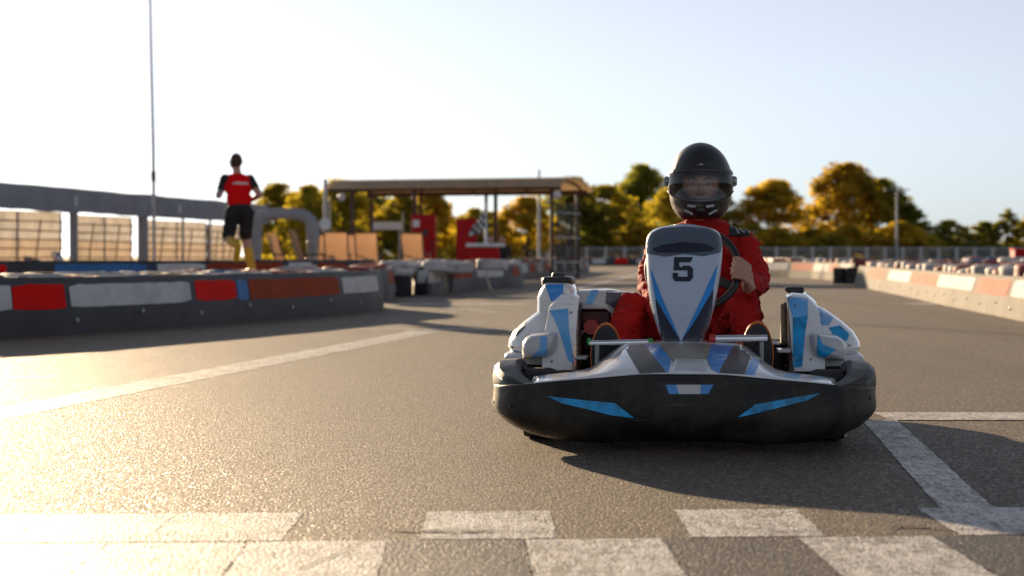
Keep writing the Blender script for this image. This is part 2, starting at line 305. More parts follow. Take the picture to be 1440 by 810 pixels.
# ------------------------------------------------------------------ bodies: overlapping limbs fused into one continuous surface
_b = bmesh.new(); bmesh.ops.create_icosphere(_b, subdivisions=3, radius=1.0)
ICO_V = np.array([tuple(v.co) for v in _b.verts]); ICO_F = [tuple(v.index for v in f.verts) for f in _b.faces]; _b.free()
def make_body(name, prims, voxel, mats, parent, smooth_it=4, wrinkle=0.0, wr_mats=(), recol=None):
    """prims: ('c', p0, r0, p1, r1, mat) tapered limb / ('e', centre, radii, mat) ellipsoid"""
    mb = MB(); VV = []; FF = []; base = 0
    def put(vv, ff):
        nonlocal base
        VV.append(vv); FF.extend([tuple(i + base for i in q) for q in ff]); base += len(vv)
    def sph(c, rad): put(ICO_V * np.array(rad) + np.array(c), ICO_F)
    for p in prims:
        if p[0] == 'e': sph(p[1], p[2])
        else:
            a, b = Vector(p[1]), Vector(p[3]); sph(a, (p[2],) * 3); sph(b, (p[4],) * 3)
            if (b - a).length > 1e-5:
                t = MB().tube([a, b], [p[2], p[4]], 20); put(np.array([tuple(q) for q in t.v]), t.f)
    me = bpy.data.meshes.new('tmp'); me.from_pydata(np.concatenate(VV).tolist(), [], FF)
    o = bpy.data.objects.new('tmp', me); COL.objects.link(o)
    rm = o.modifiers.new('r', 'REMESH'); rm.mode = 'VOXEL'; rm.voxel_size = voxel
    if smooth_it: s = o.modifiers.new('s', 'SMOOTH'); s.factor = .5; s.iterations = smooth_it
    dg = bpy.context.evaluated_depsgraph_get()
    me2 = bpy.data.meshes.new_from_object(o.evaluated_get(dg)); bpy.data.objects.remove(o)
    me2.name = name; me2.materials.clear()
    n = len(me2.polygons); cen = np.empty(n * 3); me2.polygons.foreach_get('center', cen); cen = cen.reshape(-1, 3)
    best = np.full(n, 1e9); idx = np.zeros(n, int)
    for p in prims:
        if p[0] == 'e':
            q = (cen - np.array(p[1])) / np.array(p[2]); l = np.linalg.norm(q, axis=1); d = (l - 1) * min(p[2]); mi = p[3]
        else:
            a = np.array(p[1]); b = np.array(p[3]); ab = b - a; t = np.clip(((cen - a) @ ab) / max(1e-9, ab @ ab), 0, 1)
            d = np.linalg.norm(cen - a - t[:, None] * ab, axis=1) - (p[2] + (p[4] - p[2]) * t); mi = p[5]
        k = d < best; best[k] = d[k]; idx[k] = mi
    if recol is not None: idx = recol(cen, idx)
    me2.polygons.foreach_set('material_index', idx.astype(np.int32))
    if wrinkle:
        nv = len(me2.vertices); co = np.empty(nv * 3); me2.vertices.foreach_get('co', co); co = co.reshape(-1, 3)
        nr = np.empty(nv * 3); me2.vertex_normals.foreach_get('vector', nr); nr = nr.reshape(-1, 3); ok = set()
        for pl in me2.polygons:
            if idx[pl.index] in wr_mats: ok.update(pl.vertices)
        for i in ok:
            c = co[i]; q = noise.noise(Vector((c[0] * 9, c[1] * 9, c[2] * 22))); q2 = 1 - 2 * abs(noise.noise(Vector((c[0] * 18 + 5, c[1] * 14, c[2] * 34))))
            co[i] = c + nr[i] * (wrinkle * (q * .7 + q2 * .55 - .3))
        me2.vertices.foreach_set('co', co.ravel())
    me2.update()
    return link(name, me2, mats, parent)

# ------------------------------------------------------------------ the kart
KX, KY, KYAW = 240 * 6.4 / FPX, 6.4, -math.atan(240 / FPX)
KM = Matrix.Translation((KX, KY, 0)) @ Matrix.Rotation(KYAW, 4, 'Z'); KI = KM.inverted()
def K(px, py, v):                # photo column/row at depth v behind the bumper face -> kart coordinates
    D = 6.4 + v; return Vector(((px - 960) * D / FPX, v, CAM_H - (py - 360) * D / FPX))
def decal(name, poly, targets, m, parent, off=0.0022, cuts=7):
    """a sticker or inlay: outline followed onto the bodywork it is stuck to"""
    bpy.context.view_layer.update(); dg = bpy.context.evaluated_depsgraph_get()
    trees = [BVHTree.FromObject(t, dg) for t in targets]
    bm = bmesh.new()
    for pp in (poly if isinstance(poly[0][0], (tuple, list)) else [poly]): bm.faces.new([bm.verts.new((x, y, 0)) for x, y in pp])
    bmesh.ops.triangulate(bm, faces=bm.faces[:]); bmesh.ops.subdivide_edges(bm, edges=bm.edges[:], cuts=cuts, use_grid_fill=True)
    o = KI @ Vector((0, 0, CAM_H)); bad = []
    for v in bm.verts:
        d = (KI.to_3x3() @ Vector(((v.co.x - 720) / FPX, 1, -(v.co.y - 360) / FPX))).normalized(); hit = None
        for t in trees:
            h = t.ray_cast(o, d)
            if h[0] is not None and (hit is None or h[3] < hit[3]): hit = h
        if hit is None: bad.append(v); continue
        n = hit[1] if hit[1].dot(d) < 0 else -hit[1]; v.co = hit[0] + n * off
    if bad: bmesh.ops.delete(bm, geom=bad, context='VERTS')
    for f in [f for f in bm.faces if max(e.calc_length() for e in f.edges) > .08]: bm.faces.remove(f)
    bmesh.ops.recalc_face_normals(bm, faces=bm.faces)
    me = bpy.data.meshes.new(name); bm.to_mesh(me); bm.free()
    return link(name, me, m, parent)

kart = empty('racing_kart', (KX, KY, 0), KYAW)
tag(kart, 'white and blue racing kart number 5 with wide black front bumper on the start line', 'kart', 'white and blue karts')

def interp(tab, x):
    return float(np.interp(x, [t[0] for t in tab], [t[1] for t in tab]))
# front bumper
plan = [(0, 0), (.12, .001), (.25, .006), (.38, .022), (.49, .05), (.57, .095), (.635, .16), (.672, .24), (.69, .34), (.695, .46), (.685, .58)]
def arc(pts, n):
    pts = [Vector((a, b, 0)) for a, b in pts]; L = [0]
    for a, b in zip(pts, pts[1:]): L.append(L[-1] + (b - a).length)
    return [(float(np.interp(L[-1] * i / n, L, [p.x for p in pts])), float(np.interp(L[-1] * i / n, L, [p.y for p in pts]))) for i in range(n + 1)]
half = arc(plan, 22); line = [(-a, b) for a, b in half[::-1]] + half[1:]
rings = []
for i, (u, v) in enumerate(line):
    a = line[max(0, i - 1)]; b = line[min(len(line) - 1, i + 1)]; t = Vector((b[0] - a[0], b[1] - a[1], 0)).normalized(); nrm = Vector((t.y, -t.x, 0))
    au = abs(u) + max(0, v - .2) * .8
    top = interp([(0, .276), (.14, .276), (.17, .273), (.45, .247), (.65, .222), (.9, .21), (1.1, .20)], au)
    bot = interp([(0, .034), (.2, .034), (.26, .026), (.42, .030), (.58, .050), (.7, .085), (.9, .10), (1.1, .115)], au)
    h = top - bot
    prof = [(-.14, .12), (-.09, 0), (-.060, -.005), (-.034, .05), (-.012, .14), (.004, .27), (.010, .40), (.006, .7), (.003, .92), (.004, .975), (-.001, 1.0), (-.016, 1.0), (-.024, .97), (-.12, .86)]
    rings.append([Vector((u, v, bot + h * q)) + nrm * p for p, q in prof])
bumper = MB().loft(rings).build('front_bumper', M['black_plastic'], kart, sub=1)
lip = MB()
rings = []
for i, (u, v) in enumerate(line[4:-4]):
    a = line[4:-4][max(0, i - 1)]; b = line[4:-4][min(len(line) - 9, i + 1)]; t = Vector((b[0] - a[0], b[1] - a[1], 0)).normalized(); nrm = Vector((t.y, -t.x, 0))
# ears of the bumper: hollow oval wings behind each end
wing = [(.50, .10, .222, .06), (.56, .16, .236, .085), (.605, .235, .254, .105), (.635, .33, .275, .115), (.645, .43, .292, .115), (.640, .53, .296, .105), (.62, .61, .285, .08), (.60, .645, .255, .05)]
for s in (-1, 1):
    rr = []
    for i, (u, v, z, w) in enumerate(wing):
        p0 = wing[max(0, i - 1)]; p1 = wing[min(len(wing) - 1, i + 1)]; t = Vector((p1[0] - p0[0], p1[1] - p0[1], 0)).normalized(); nn = Vector((t.y, -t.x, 0)); c = Vector((u, v, 0)); zb_ = .13 if i else .19
        ring = [c + nn * w * .42 + Vector((0, 0, zb_)), c + nn * w * .52 + Vector((0, 0, z - .05)), c + nn * w * .46 + Vector((0, 0, z - .016)), c + nn * w * .30 + Vector((0, 0, z)), c - nn * w * .22 + Vector((0, 0, z + .004)), c - nn * w * .40 + Vector((0, 0, z - .012)), c - nn * w * .42 + Vector((0, 0, zb_))]
        rr.append([Vector((s * p.x, p.y, p.z)) for p in ring])
    MB().loft(rr).build('bumper_end', M['black_plastic'], kart, bevel=.005, autos=35)
# bumper inlays
def mir(poly): return [(1920 - x, y) for x, y in poly]
sl_ = [(769, 557), (815, 562), (865, 567), (892, 588), (860, 584), (820, 574), (790, 567)]
decal('bumper_flash', sl_, [bumper], M['cyan'], bumper)
decal('bumper_flash', [(1037, 587), (1062, 569), (1105, 561), (1153, 553), (1135, 563), (1100, 572), (1060, 582)], [bumper], M['cyan'], bumper)
decal('bumper_intake', [(921, 538), (1009, 538), (1001, 557), (934, 557)], [bumper], M['black'], bumper)
decal('intake_badge', [(951, 541), (985, 541), (985, 554), (955, 554)], [bumper], M['silver_gloss'], bumper, .004)
decal('intake_badge', [(936, 541), (951, 541), (955, 554), (941, 554)], [bumper], M['blue'], bumper, .004)
decal('intake_badge', [(985, 541), (1003, 541), (996, 554), (985, 554)], [bumper], M['blue'], bumper, .004)
def disc(px, py, r): return [(px + r * math.cos(q * math.pi / 5), py + r * math.sin(q * math.pi / 5)) for q in range(10)]
for q in ((692, 565), (717, 571), (931, 610), (990, 607), (1226, 560), (1203, 573)): decal('bolt', disc(q[0], q[1], 3.0), [bumper], M['black'], bumper, .003, 1)

# cowl between bumper and steering fairing
zb = [(0, .372), (.20, .366), (.225, .358), (.28, .315), (.335, .268), (.40, .250), (.50, .242), (.56, .235)]
zf = [(0, .272), (.2, .270), (.4, .250), (.5, .236), (.56, .225)]
vf = [(0, .03), (.25, .035), (.45, .075), (.56, .14)]
vb = [(0, .54), (.2, .53), (.42, .48), (.56, .42)]
rings = []
for i in range(33):
    u = -.54 + 1.08 * i / 32; au = abs(u); ring = []
    for j in range(10):
        t = j / 9; z0, z1 = interp(zf, au), interp(zb, au); e = t ** .8
        ring.append(Vector((u, interp(vf, au) + (interp(vb, au) - interp(vf, au)) * t, z0 + (z1 - z0) * e + .012 * math.sin(math.pi * t))))
    rings.append(ring)
cowl = MB().loft(rings, caps=False, ringclosed=False).build('front_cowl', M['white_gloss'], kart, solid=.008)
for poly, mt in (([(877, 486), (906, 485), (937, 524), (900, 526)], 'brown'), ([(906, 485), (926, 484), (944, 506), (940, 524), (937, 524)], 'blue'),
                 ([(926, 484), (1000, 484), (994, 507), (946, 507)], 'tan'), ([(1000, 484), (1032, 486), (1016, 514), (1011, 525), (1000, 520), (995, 507)], 'blue'),
                 ([(1032, 486), (1060, 490), (1047, 527), (1011, 525), (1016, 514)], 'brown'), ([(1062, 491), (1074, 498), (1060, 528), (1048, 527)], 'blue')):
    decal('cowl_stripe', poly, [cowl], M[mt], cowl, .002)
m = MB()
a = [K(947, 527, .04), K(995, 527, .04), K(993, 505, .13), K(949, 505, .13)]
b_ = [p + Vector((0, .06, -.005)) for p in a[2:]] + [Vector((a[1].x, .25, .27)), Vector((a[0].x, .25, .27))]
m.add(a + [a[2] + Vector((0, .22, -.01)), a[3] + Vector((0, .22, -.01)), a[0] + Vector((0, .3, 0)), a[1] + Vector((0, .3, 0))], [(0, 1, 2, 3), (3, 2, 4, 5), (0, 3, 5, 6), (1, 7, 4, 2), (6, 5, 4, 7), (0, 6, 7, 1)])
m.build('cowl_nose_block', M['silver_gloss'], kart, bevel=.006)
for s in (-1, 1):
    q = 971 + s * 24; w = s * 14
    pts = [K(q, 526, .05), K(q + w, 524, .06), K(q + w * .9, 518, .12), K(q, 506, .16)]
    MB().add(pts + [p + Vector((0, .12, -.01)) for p in pts], [(0, 1, 2, 3), (4, 7, 6, 5), (0, 4, 5, 1), (1, 5, 6, 2), (2, 6, 7, 3), (3, 7, 4, 0)]).build('cowl_vent', M['black'], kart, bevel=.003)

# steering fairing with the number
rows = [(487, 27, 960, .50), (470, 34, 960, .525), (445, 42, 960, .56), (418, 48.5, 960, .60), (394, 52, 961, .635), (365, 54.5, 962, .67), (347, 55, 962, .695), (335, 53.5, 962, .72), (327, 50, 962, .745), (321, 42, 962, .775), (318.5, 30, 962, .81), (319, 16, 962, .86)]
rings = []
for py, hw, cx, v in rows:
    c = K(cx, py, v); w = hw * (6.4 + v) / FPX; z = c.z; dr = .0
    prof = [(-.90, .13), (-1.0, .06), (-.985, .035), (-.87, .006), (-.84, .0), (-.4, -.012), (0, -.016), (.4, -.012), (.84, 0), (.87, .006), (.985, .035), (1.0, .06), (.90, .13)]
    rings.append([Vector((c.x + w * p, v + q, z + (.012 * (1 - p * p) if py < 330 else 0))) for p, q in prof])
fair = MB().loft(rings).build('steering_fairing', [M['field']], kart, sub=1)
tg = [fair]
decal('fairing_hood', [(910, 357), (936, 361), (962, 357.5), (990, 360.5), (1013, 355), (1015, 344), (1013, 334), (1008, 327), (994, 321.5), (962, 318.8), (932, 321.5), (918, 327), (911, 336), (909, 346)], tg, M['hood'], fair)
decal('fairing_slot', [(918, 351), (930, 345.5), (961, 341), (993, 344), (1005, 350), (1000, 354), (961, 355.5), (924, 355.5)], tg, M['navy'], fair, .0045)
decal('fairing_stripe', [(914, 374), (929, 414), (957, 479), (948, 465), (922, 420)], tg, M['blue'], fair)
decal('fairing_stripe', [(922, 420), (948, 465), (957, 479), (957, 483.5), (933, 483.5), (924, 440)], tg, M['navy'], fair, .003)
decal('fairing_stripe', [(1009, 371), (1003, 407), (975, 455), (958.5, 479), (985, 424)], tg, M['blue'], fair)
decal('fairing_stripe', [(1003, 407), (1000, 440), (988, 483.5), (958.5, 483.5), (958.5, 479), (975, 455)], tg, M['navy'], fair, .003)
five = [[(948, 362), (974.5, 362), (971, 369), (955, 369), (948, 369)], [(948, 369), (955, 369), (955, 374), (954.5, 380.5), (947, 380.5)], [(955, 374), (970, 374), (974.5, 378), (967, 380.5), (954.5, 380.5)],
        [(967, 380.5), (974.5, 378), (974.5, 391), (967, 389.5)], [(967, 389.5), (974.5, 391), (970, 396), (950, 396), (946, 391.5), (953.5, 389.5)], [(946, 384), (953.5, 384), (953.5, 389.5), (946, 391.5)]]
decal('number_five', five, tg, M['navy'], fair, .003, 3)
decal('bolt', disc(958, 374, 2.6), tg, M['chrome'], fair, .006, 1)
# steering wheel
WC = K(975, 378, .82); WR = .176; WU = Vector((0, math.sin(R(28)), math.cos(R(28)))); WX = Vector((1, 0, 0)); WF = WU.cross(WX).normalized()
if WF.y > 0: WF = -WF
rim = lambda a: WC + (WX * math.cos(a) + WU * math.sin(a)) * WR
sw = MB().tube([rim(2 * math.pi * i / 48) for i in range(48)], .0155, 10, closed=True).build('steering_wheel', M['black'], kart)
for a in (R(-28), R(208), R(270)): MB().bar(WC, rim(a), .035, .008, up=WF).build('spoke', M['black'], sw)
MB().tube([WC, (0, .70, .40), (0, .62, .12)], .014).build('steering_column', M['steel'], kart)
# pedals
pl = MB().tube([K(829, 483, .50), K(914, 481, .50)], .011, 10).build('pedal_bar', M['chrome'], kart)
MB().tube([K(912, 481, .50), K(918, 481, .50)], .014, 10).build('end_cap', M['green'], pl)
MB().tube([K(826, 481, .505), K(831, 481, .505)], .014, 10).build('end_cap', M['green'], pl)
pr = MB().tube([K(1004, 476, .50), K(1078, 475, .50)], .014, 10).build('pedal_bar', M['chrome'], kart)
MB().tube([K(997, 476, .50), K(1006, 476, .50)], .018, 10).build('end_cap', M['red_gloss'], pr)
for px in (840, 1070): MB().tube([K(px, 480, .50), K(px, 480, .50) + Vector((0, .02, -.28))], .009).build('pedal_arm', M['steel'], kart)
# chassis
ch = MB()
for s in (-1, 1):
    ch.tube([(s * .25, .1, .07), (s * .30, .45, .07), (s * .34, .8, .07), (s * .34, 1.9, .07)], .016)
    ch.tube([(s * .34, .95, .08), (s * .60, .85, .09), (s * .60, 1.45, .09), (s * .34, 1.5, .08)], .012)
    ch.tube([(s * .28, .52, .07), (s * .47, .52, .13)], .018)
    ch.tube([(s * .25, .1, .07), (s * .27, .06, .17)], .012)
ch.tube([(-.27, .06, .17), (.27, .06, .17)], .012); ch.tube([(-.34, 1.62, .14), (.34, 1.62, .14)], .02)
ch.tube([(-.6, 1.62, .14), (.6, 1.62, .14)], .015)
ch.build('chassis', M['black'], kart)
MB().box((0, .62, .055), (.62, .8, .006)).build('floor_tray', M['black'], kart)
MB().box(K(815, 503, .8), (.06, .12, .012)).build('bracket', M['silver_gloss'], kart, bevel=.003)
MB().box(K(1100, 492, .8), (.05, .14, .012)).build('bracket', M['silver_gloss'], kart, bevel=.003)
# wheels
def wheel(x, y, r, w):
    h = w / 2
    prof = [(r * .55, -h * .85), (r * .8, -h), (r * .95, -h * .9), (r, -h * .6), (r, h * .6), (r * .95, h * .9), (r * .8, h), (r * .55, h * .85)]
    t = MB().lathe(prof, 32, (x, y, r), 'x', True).build('wheel', M['rubber'], kart)
    MB().lathe([(.0, -h * .3), (r * .3, -h * .3), (r * .4, -h * .8), (r * .57, -h * .88), (r * .57, h * .88), (r * .4, h * .8), (r * .3, h * .3), (0, h * .3)], 24, (x, y, r), 'x').build('rim', M['steel'], t)
for s in (-1, 1): wheel(s * .535, .53, .132, .13); wheel(s * .56, 1.62, .14, .2)
# seat
CU = .073
rows = [(1.02, .17, .17, .05), (1.15, .13, .20, .12), (1.35, .11, .215, .20), (1.50, .15, .225, .24), (1.60, .30, .235, .18), (1.66, .48, .235, .12), (1.70, .62, .21, .07), (1.715, .68, .15, .02)]
rings = []
for v, z, w, hgt in rows:
    ring = []
    up = Vector((0, -.5, 1)).normalized() if v < 1.55 else Vector((0, -1, .15)).normalized()
    for p, q in ((-1.0, 1), (-.99, .6), (-.93, .25), (-.7, .04), (-.3, 0), (.3, 0), (.7, .04), (.93, .25), (.99, .6), (1.0, 1)):
        ring.append(Vector((CU + .01 + w * 1.08 * p, v, z)) + up * hgt * q)
    rings.append(ring)
MB().loft(rings, caps=False, ringclosed=False).build('seat', M['black'], kart, solid=.01, sub=1)
# side pods
def pod(s):
    def sec(v, ui, uo, zb_, zt, uot=None, lean=0):
        uot = uot if uot is not None else uo - .03
        return [Vector((s * u, v + lean * (z - zb_), z)) for u, z in ((ui, zb_), (uo, zb_), (uo + .006, (zb_ * .6 + zt * .4)), (uot + .015, zt - .03), (uot - .02, zt), (ui + .02, zt + .004), (ui, zt - .012), (ui, (zb_ + zt) / 2))]
    st = [sec(.70, .425, .53, .245, .262, .525, .3), sec(.735, .418, .535, .235, .35, .53, .3), sec(.77, .412, .54, .23, .475, .515, .3), sec(.80, .41, .545, .23, .512, .51, .25), sec(.86, .41, .55, .225, .530, .505, .2), sec(1.1, .415, .58, .22, .538, .52, .1), sec(1.4, .42, .60, .22, .52, .52), sec(1.5, .43, .58, .23, .44, .50)]
    body = MB().loft(st).build('side_pod', M['white_gloss'], kart, bevel=.007, autos=38)
    # black sheet painting the shade of the pod's hollow inside
    MB().add([Vector((s * .409, v, z)) for v, z in ((.86, .25), (.90, .47), (1.05, .50), (1.4, .48), (1.45, .25))], [(0, 1, 2, 3, 4)]).build('pod_hollow_shade', M['black'], kart, smooth=False, solid=.004)
    # outer rear body
    o2 = []
    for v, k, dz in ((.93, .55, -.02), (.98, .85, -.005), (1.08, 1.0, 0), (1.3, 1.04, 0), (1.5, 1.0, -.01), (1.58, .7, -.03)):
        c = Vector((s * .57, v, .36 + dz))
        o2.append([c + Vector((s * (u - .57) * k, 0, (z - .36) * k)) for u, z in ((.50, .47), (.545, .482), (.585, .462), (.635, .425), (.68, .385), (.705, .345), (.712, .315), (.69, .288), (.62, .27), (.50, .27))])
    outer = MB().loft(o2).build('outer_fairing', M['white_gloss'], kart, bevel=.007, autos=38)
    # lower lip of the outer body
    o3 = []
    for v, k in ((.86, .5), (.92, .9), (1.1, 1.0), (1.5, 1.0)):
        o3.append([Vector((s * (.55 + (u - .55) * k), v, z)) for u, z in ((.54, .29), (.70, .30), (.725, .285), (.725, .262), (.70, .245), (.54, .22))])
    MB().loft(o3).build('outer_lip', M['silver_gloss'], kart, bevel=.007, autos=38)
    # front blister
    rr = []
    for v, k in ((.690, .55), (.70, .80), (.73, .97), (.82, 1.05), (.95, 1.0)):
        c = Vector((s * .555, v, .335))
        rr.append([c + Vector((s * .070 * k * math.copysign(abs(math.cos(q)) ** .45, math.cos(q)), 0, (.046 * k) * math.copysign(abs(math.sin(q)) ** .5, math.sin(q)) - .30 * .066 * k * math.cos(q))) for q in [2 * math.pi * j / 14 for j in range(14)]])
    bl = MB().loft(rr).build('front_blister', M['silver_gloss'], kart, bevel=.007, autos=38)
    # dark splash guard under the pod
    MB().loft([[Vector((s * u, v, z)) for u, z in ((.40, .10), (.64, .10), (.66, .26), (.42, .25))] for v in (.80, 1.45)]).build('splash_guard', M['black'], kart, bevel=.02)
    return body, outer, bl
pL, oL, bL = pod(-1)
pR, oR, bR = pod(1)
decal('pod_stripe', [(773, 437), (799, 434), (800, 462), (807, 512), (799, 507), (788, 470), (779, 448)], [pL], M['sky_blue'], pL)
decal('blister_chevron', [(760, 473), (769, 474), (770, 503), (745, 503), (759, 491)], [bL], M['sky_blue'], bL)
decal('pod_vent', [(717, 473), (729, 457), (741, 447), (738, 460), (727, 472)], [oL], M['navy'], oL)
decal('pod_patch', [(714, 492), (729, 494), (727, 503), (716, 498)], [oL], M['blue'], oL)
decal('pod_stripe', [(1106, 417), (1136, 421), (1136, 445), (1115, 447)], [pR], M['sky_blue'], pR)
decal('pod_stripe', [(1115, 447), (1136, 445), (1132, 470), (1128, 516), (1115, 517)], [pR], M['cyan'], pR)
decal('blister_chevron', [(1150, 470), (1157, 484), (1176, 492), (1158, 504), (1149, 499)], [bR], M['cyan'], bR)
decal('pod_patch', [(1144, 434), (1154, 434), (1172, 447), (1165, 458), (1152, 456)], [oR], M['sky_blue'], oR)
decal('pod_patch', [(1165, 461), (1181, 458), (1194, 470), (1191, 479), (1177, 478)], [oR], M['cyan'], oR)
for t_, q in ((pL, (803, 440)), (pL, (805, 500)), (pL, (776, 509)), (pR, (1118, 430)), (pR, (1118, 505)), (pR, (1140, 506)), (cowl, (868, 505)), (cowl, (1072, 510)), (oL, (722, 488)), (oR, (1194, 486))):
    decal('rivet', disc(q[0], q[1], 1.7), [t_], M['steel'], t_, .004, 1)
# fuel tank hump with black filler cap, image-left; low cap on the other pod
rr = []
for v, k in ((1.0, .75), (1.03, .95), (1.10, 1.0), (1.25, 1.0), (1.38, .95), (1.42, .7)):
    c = Vector((-.505, v, .50))
    rr.append([c + Vector((x * k, 0, z * (k if z > 0 else 1))) for x, z in ((-.085, -.08), (.085, -.08), (.085, .0), (.068, .055), (.05, .078), (-.05, .080), (-.068, .055), (-.085, .02))])
hump = MB().loft(rr).build('tank_hump', M['white_gloss'], kart, bevel=.007, autos=38)
decal('hump_patch', [(767, 401), (792, 400), (792, 418), (775, 424)], [hump], M['blue'], hump)
cap = MB().loft([[Vector((-.51 + sx * w, vv, z)) for sx, vv in ((-1, 1.08), (-.8, 1.05), (.8, 1.05), (1, 1.08), (1, 1.3), (-1, 1.3))] for z, w in ((.560, .062), (.590, .064), (.600, .056))]).build('filler_cap', M['black'], kart, bevel=.006)
MB().lathe([(0, .615), (.024, .615), (.028, .605), (.028, .59)], 16, (-.51, 1.17, 0)).build('cap_knob', M['black'], cap)
MB().box((.455, 1.2, .548), (.07, .12, .022)).build('latch', M['black'], kart, bevel=.006)
# engine cover beside the seat, image-left
rr = []
for u, zt, zb_, v0 in ((-.445, .53, .48, 1.06), (-.42, .545, .47, 1.04), (-.31, .548, .47, 1.04), (-.285, .545, .45, 1.05), (-.20, .535, .42, 1.12), (-.185, .52, .44, 1.16)):
    rr.append([Vector((u, v0, zb_)), Vector((u, v0, (zb_ + zt) / 2)), Vector((u, v0 + .02, zt - .006)), Vector((u, v0 + .06, zt)), Vector((u, 1.4, zt)), Vector((u, 1.42, zb_))])
cover = MB().loft(rr).build('engine_cover', M['silver_gloss'], kart, bevel=.004)
decal('cover_stripe', [(822, 428), (832, 408), (842, 408), (833, 428)], [cover], M['sky_blue'], cover)
decal('cover_panel', [(853, 409), (889, 408), (892, 424), (880, 442), (868, 436), (851, 426)], [cover], M['hood'], cover)
MB().box((-.36, 1.2, .425), (.14, .22, .085)).build('air_box', M['dark_red'], kart, bevel=.01)
eng = MB().box((-.36, 1.3, .24), (.16, .3, .26)); 
for k in range(6): eng.box((-.36, 1.14 - .003, .15 + k * .03), (.15, .03, .008))
eng.build('engine', M['black'], kart, bevel=.004)
MB().lathe([(0, -.05), (.03, -.05), (.034, 0), (.03, .05), (0, .05)], 14, (-.365, 1.02, .40), 'y').build('fuel_filter', M['red_gloss'], kart)
MB().tube([(-.33, 1.05, .38), (-.30, .95, .33), (-.33, .9, .25), (-.36, 1.0, .18)], .008).build('fuel_hose', M['black'], kart)
MB().box((.36, 1.25, .22), (.10, .4, .22)).build('battery_box', M['black'], kart, bevel=.02)
# rear bumper
rl = [(-.66, 1.55), (-.68, 1.75), (-.64, 1.92), (-.45, 1.99), (0, 2.0), (.45, 1.99), (.64, 1.92), (.68, 1.75), (.66, 1.55)]
MB().tube([(a, b, .16) for a, b in rl], .05, 10).build('rear_bumper', M['black_plastic'], kart, sub=1)
MB().tube([(-.5, 1.97, .16), (-.5, 1.9, .30), (.5, 1.9, .30), (.5, 1.97, .16)], .015).build('rear_hoop', M['black'], kart)

parked_karts = []
for loc, rz, lb in ((at(557, 45), R(52), 'unoccupied white and blue kart parked behind the belt barriers near the tan chairs'),
                    (at(118, 50), R(80), 'unoccupied kart parked in front of the cream stand-in screens')):
    c = copy_tree(kart); c.location = loc; c.rotation_euler = (0, 0, rz); c['label'] = lb; parked_karts.append(c)
parked_karts[0].location.z = 0.0

# ------------------------------------------------------------------ the driver
drv = empty('person', (KX, KY, 0), KYAW)
tag(drv, 'driver in red race suit and black full-face helmet sitting in the number 5 kart', 'person')
SU, SK, BK, SH, GR = 0, 1, 2, 3, 4
P = []
def cap_(a, ra, b, rb, m): P.append(('c', tuple(a), ra, tuple(b), rb, m))
def chain(pts, m):
    for (a, ra), (b, rb) in zip(pts, pts[1:]): cap_(a, ra, b, rb, m)
# torso
P.append(('e', (CU + .005, 1.47, .24), (.165, .13, .13), SU)); P.append(('e', (CU + .005, 1.46, .40), (.155, .115, .16), SU))
P.append(('e', (CU + .01, 1.42, .60), (.165, .125, .17), SU)); P.append(('e', (CU + .01, 1.39, .71), (.175, .105, .080), SU))
chain([((CU - .15, 1.38, .735), .066), ((CU + .17, 1.38, .735), .066)], SU)
chain([((CU - .10, 1.36, .765), .05), ((CU + .0, 1.33, .80), .062), ((CU + .12, 1.36, .765), .05)], SU)
chain([((CU, 1.34, .78), .066), ((CU, 1.30, .845), .062)], SU)       # collar
chain([((CU, 1.31, .82), .055), ((CU, 1.25, .92), .055)], SK)       # neck
# head
HZ = .975
P.append(('e', (CU, 1.225, HZ + .01), (.076, .098, .115), SK)); P.append(('e', (CU, 1.165, HZ - .06), (.055, .05, .055), SK))
chain([((CU - .035, 1.142, HZ + .024), .014), ((CU, 1.136, HZ + .026), .015), ((CU + .035, 1.142, HZ + .024), .014)], SK)
chain([((CU, 1.132, HZ + .01), .009), ((CU, 1.110, HZ - .030), .012)], SK); P.append(('e', (CU, 1.118, HZ - .034), (.018, .014, .010), SK))
chain([((CU - .022, 1.135, HZ - .062), .008), ((CU + .022, 1.135, HZ - .062), .008)], SK)
# arms
hands = {}
for s, sh, el in ((1, (CU + .185, 1.37, .735), (.305, 1.22, .575)), (-1, (CU - .165, 1.37, .735), (-.135, 1.22, .575))):
    ga = R(-6) if s > 0 else R(232); G = rim(ga); out = WX * math.cos(ga) + WU * math.sin(ga); T = (WU * math.cos(ga) - WX * math.sin(ga)) * s; F = WF
    wr = G + out * .040 - F * .085 - T * .012
    chain([(sh, .064), (Vector(sh).lerp(Vector(el), .5), .058), (el, .052)], SU)
    chain([(el, .051), (Vector(el).lerp(wr, .5), .046), (wr.lerp(Vector(el), .12), .037)], SU)
    chain([(wr.lerp(Vector(el), .10), .027), (wr, .026)], SK)
    base = G + out * .036 - F * .045
    for i in range(4):
        o_ = T * ((1.5 - i) * .0222); ln = (.95, 1.05, 1.0, .82)[i]; rf = (.0098, .0100, .0096, .0086)[i]
        k0 = G + o_ + out * .037 - F * .004; p1 = G + o_ + out * .020 * ln + F * .026; p2 = G + o_ - out * .014 * ln + F * .028; p3 = G + o_ * .95 - out * .026 * ln + F * .010
        chain([(base + o_ * .9, .014), (k0, .0118), (p1, rf), (p2, rf * .95), (p3, rf * .85)], SK)
    chain([(wr, .026), (base + T * .018, .02), (base + T * .03, .014)], SK); chain([(wr, .026), (base - T * .018, .02)], SK)
    chain([(base + T * .022 - F * .01, .016), (G + T * .050 + out * .016 - F * .006, .0125), (G + T * .056 - out * .008 + F * .012, .0108), (G + T * .050 - out * .022 + F * .022, .0092)], SK)
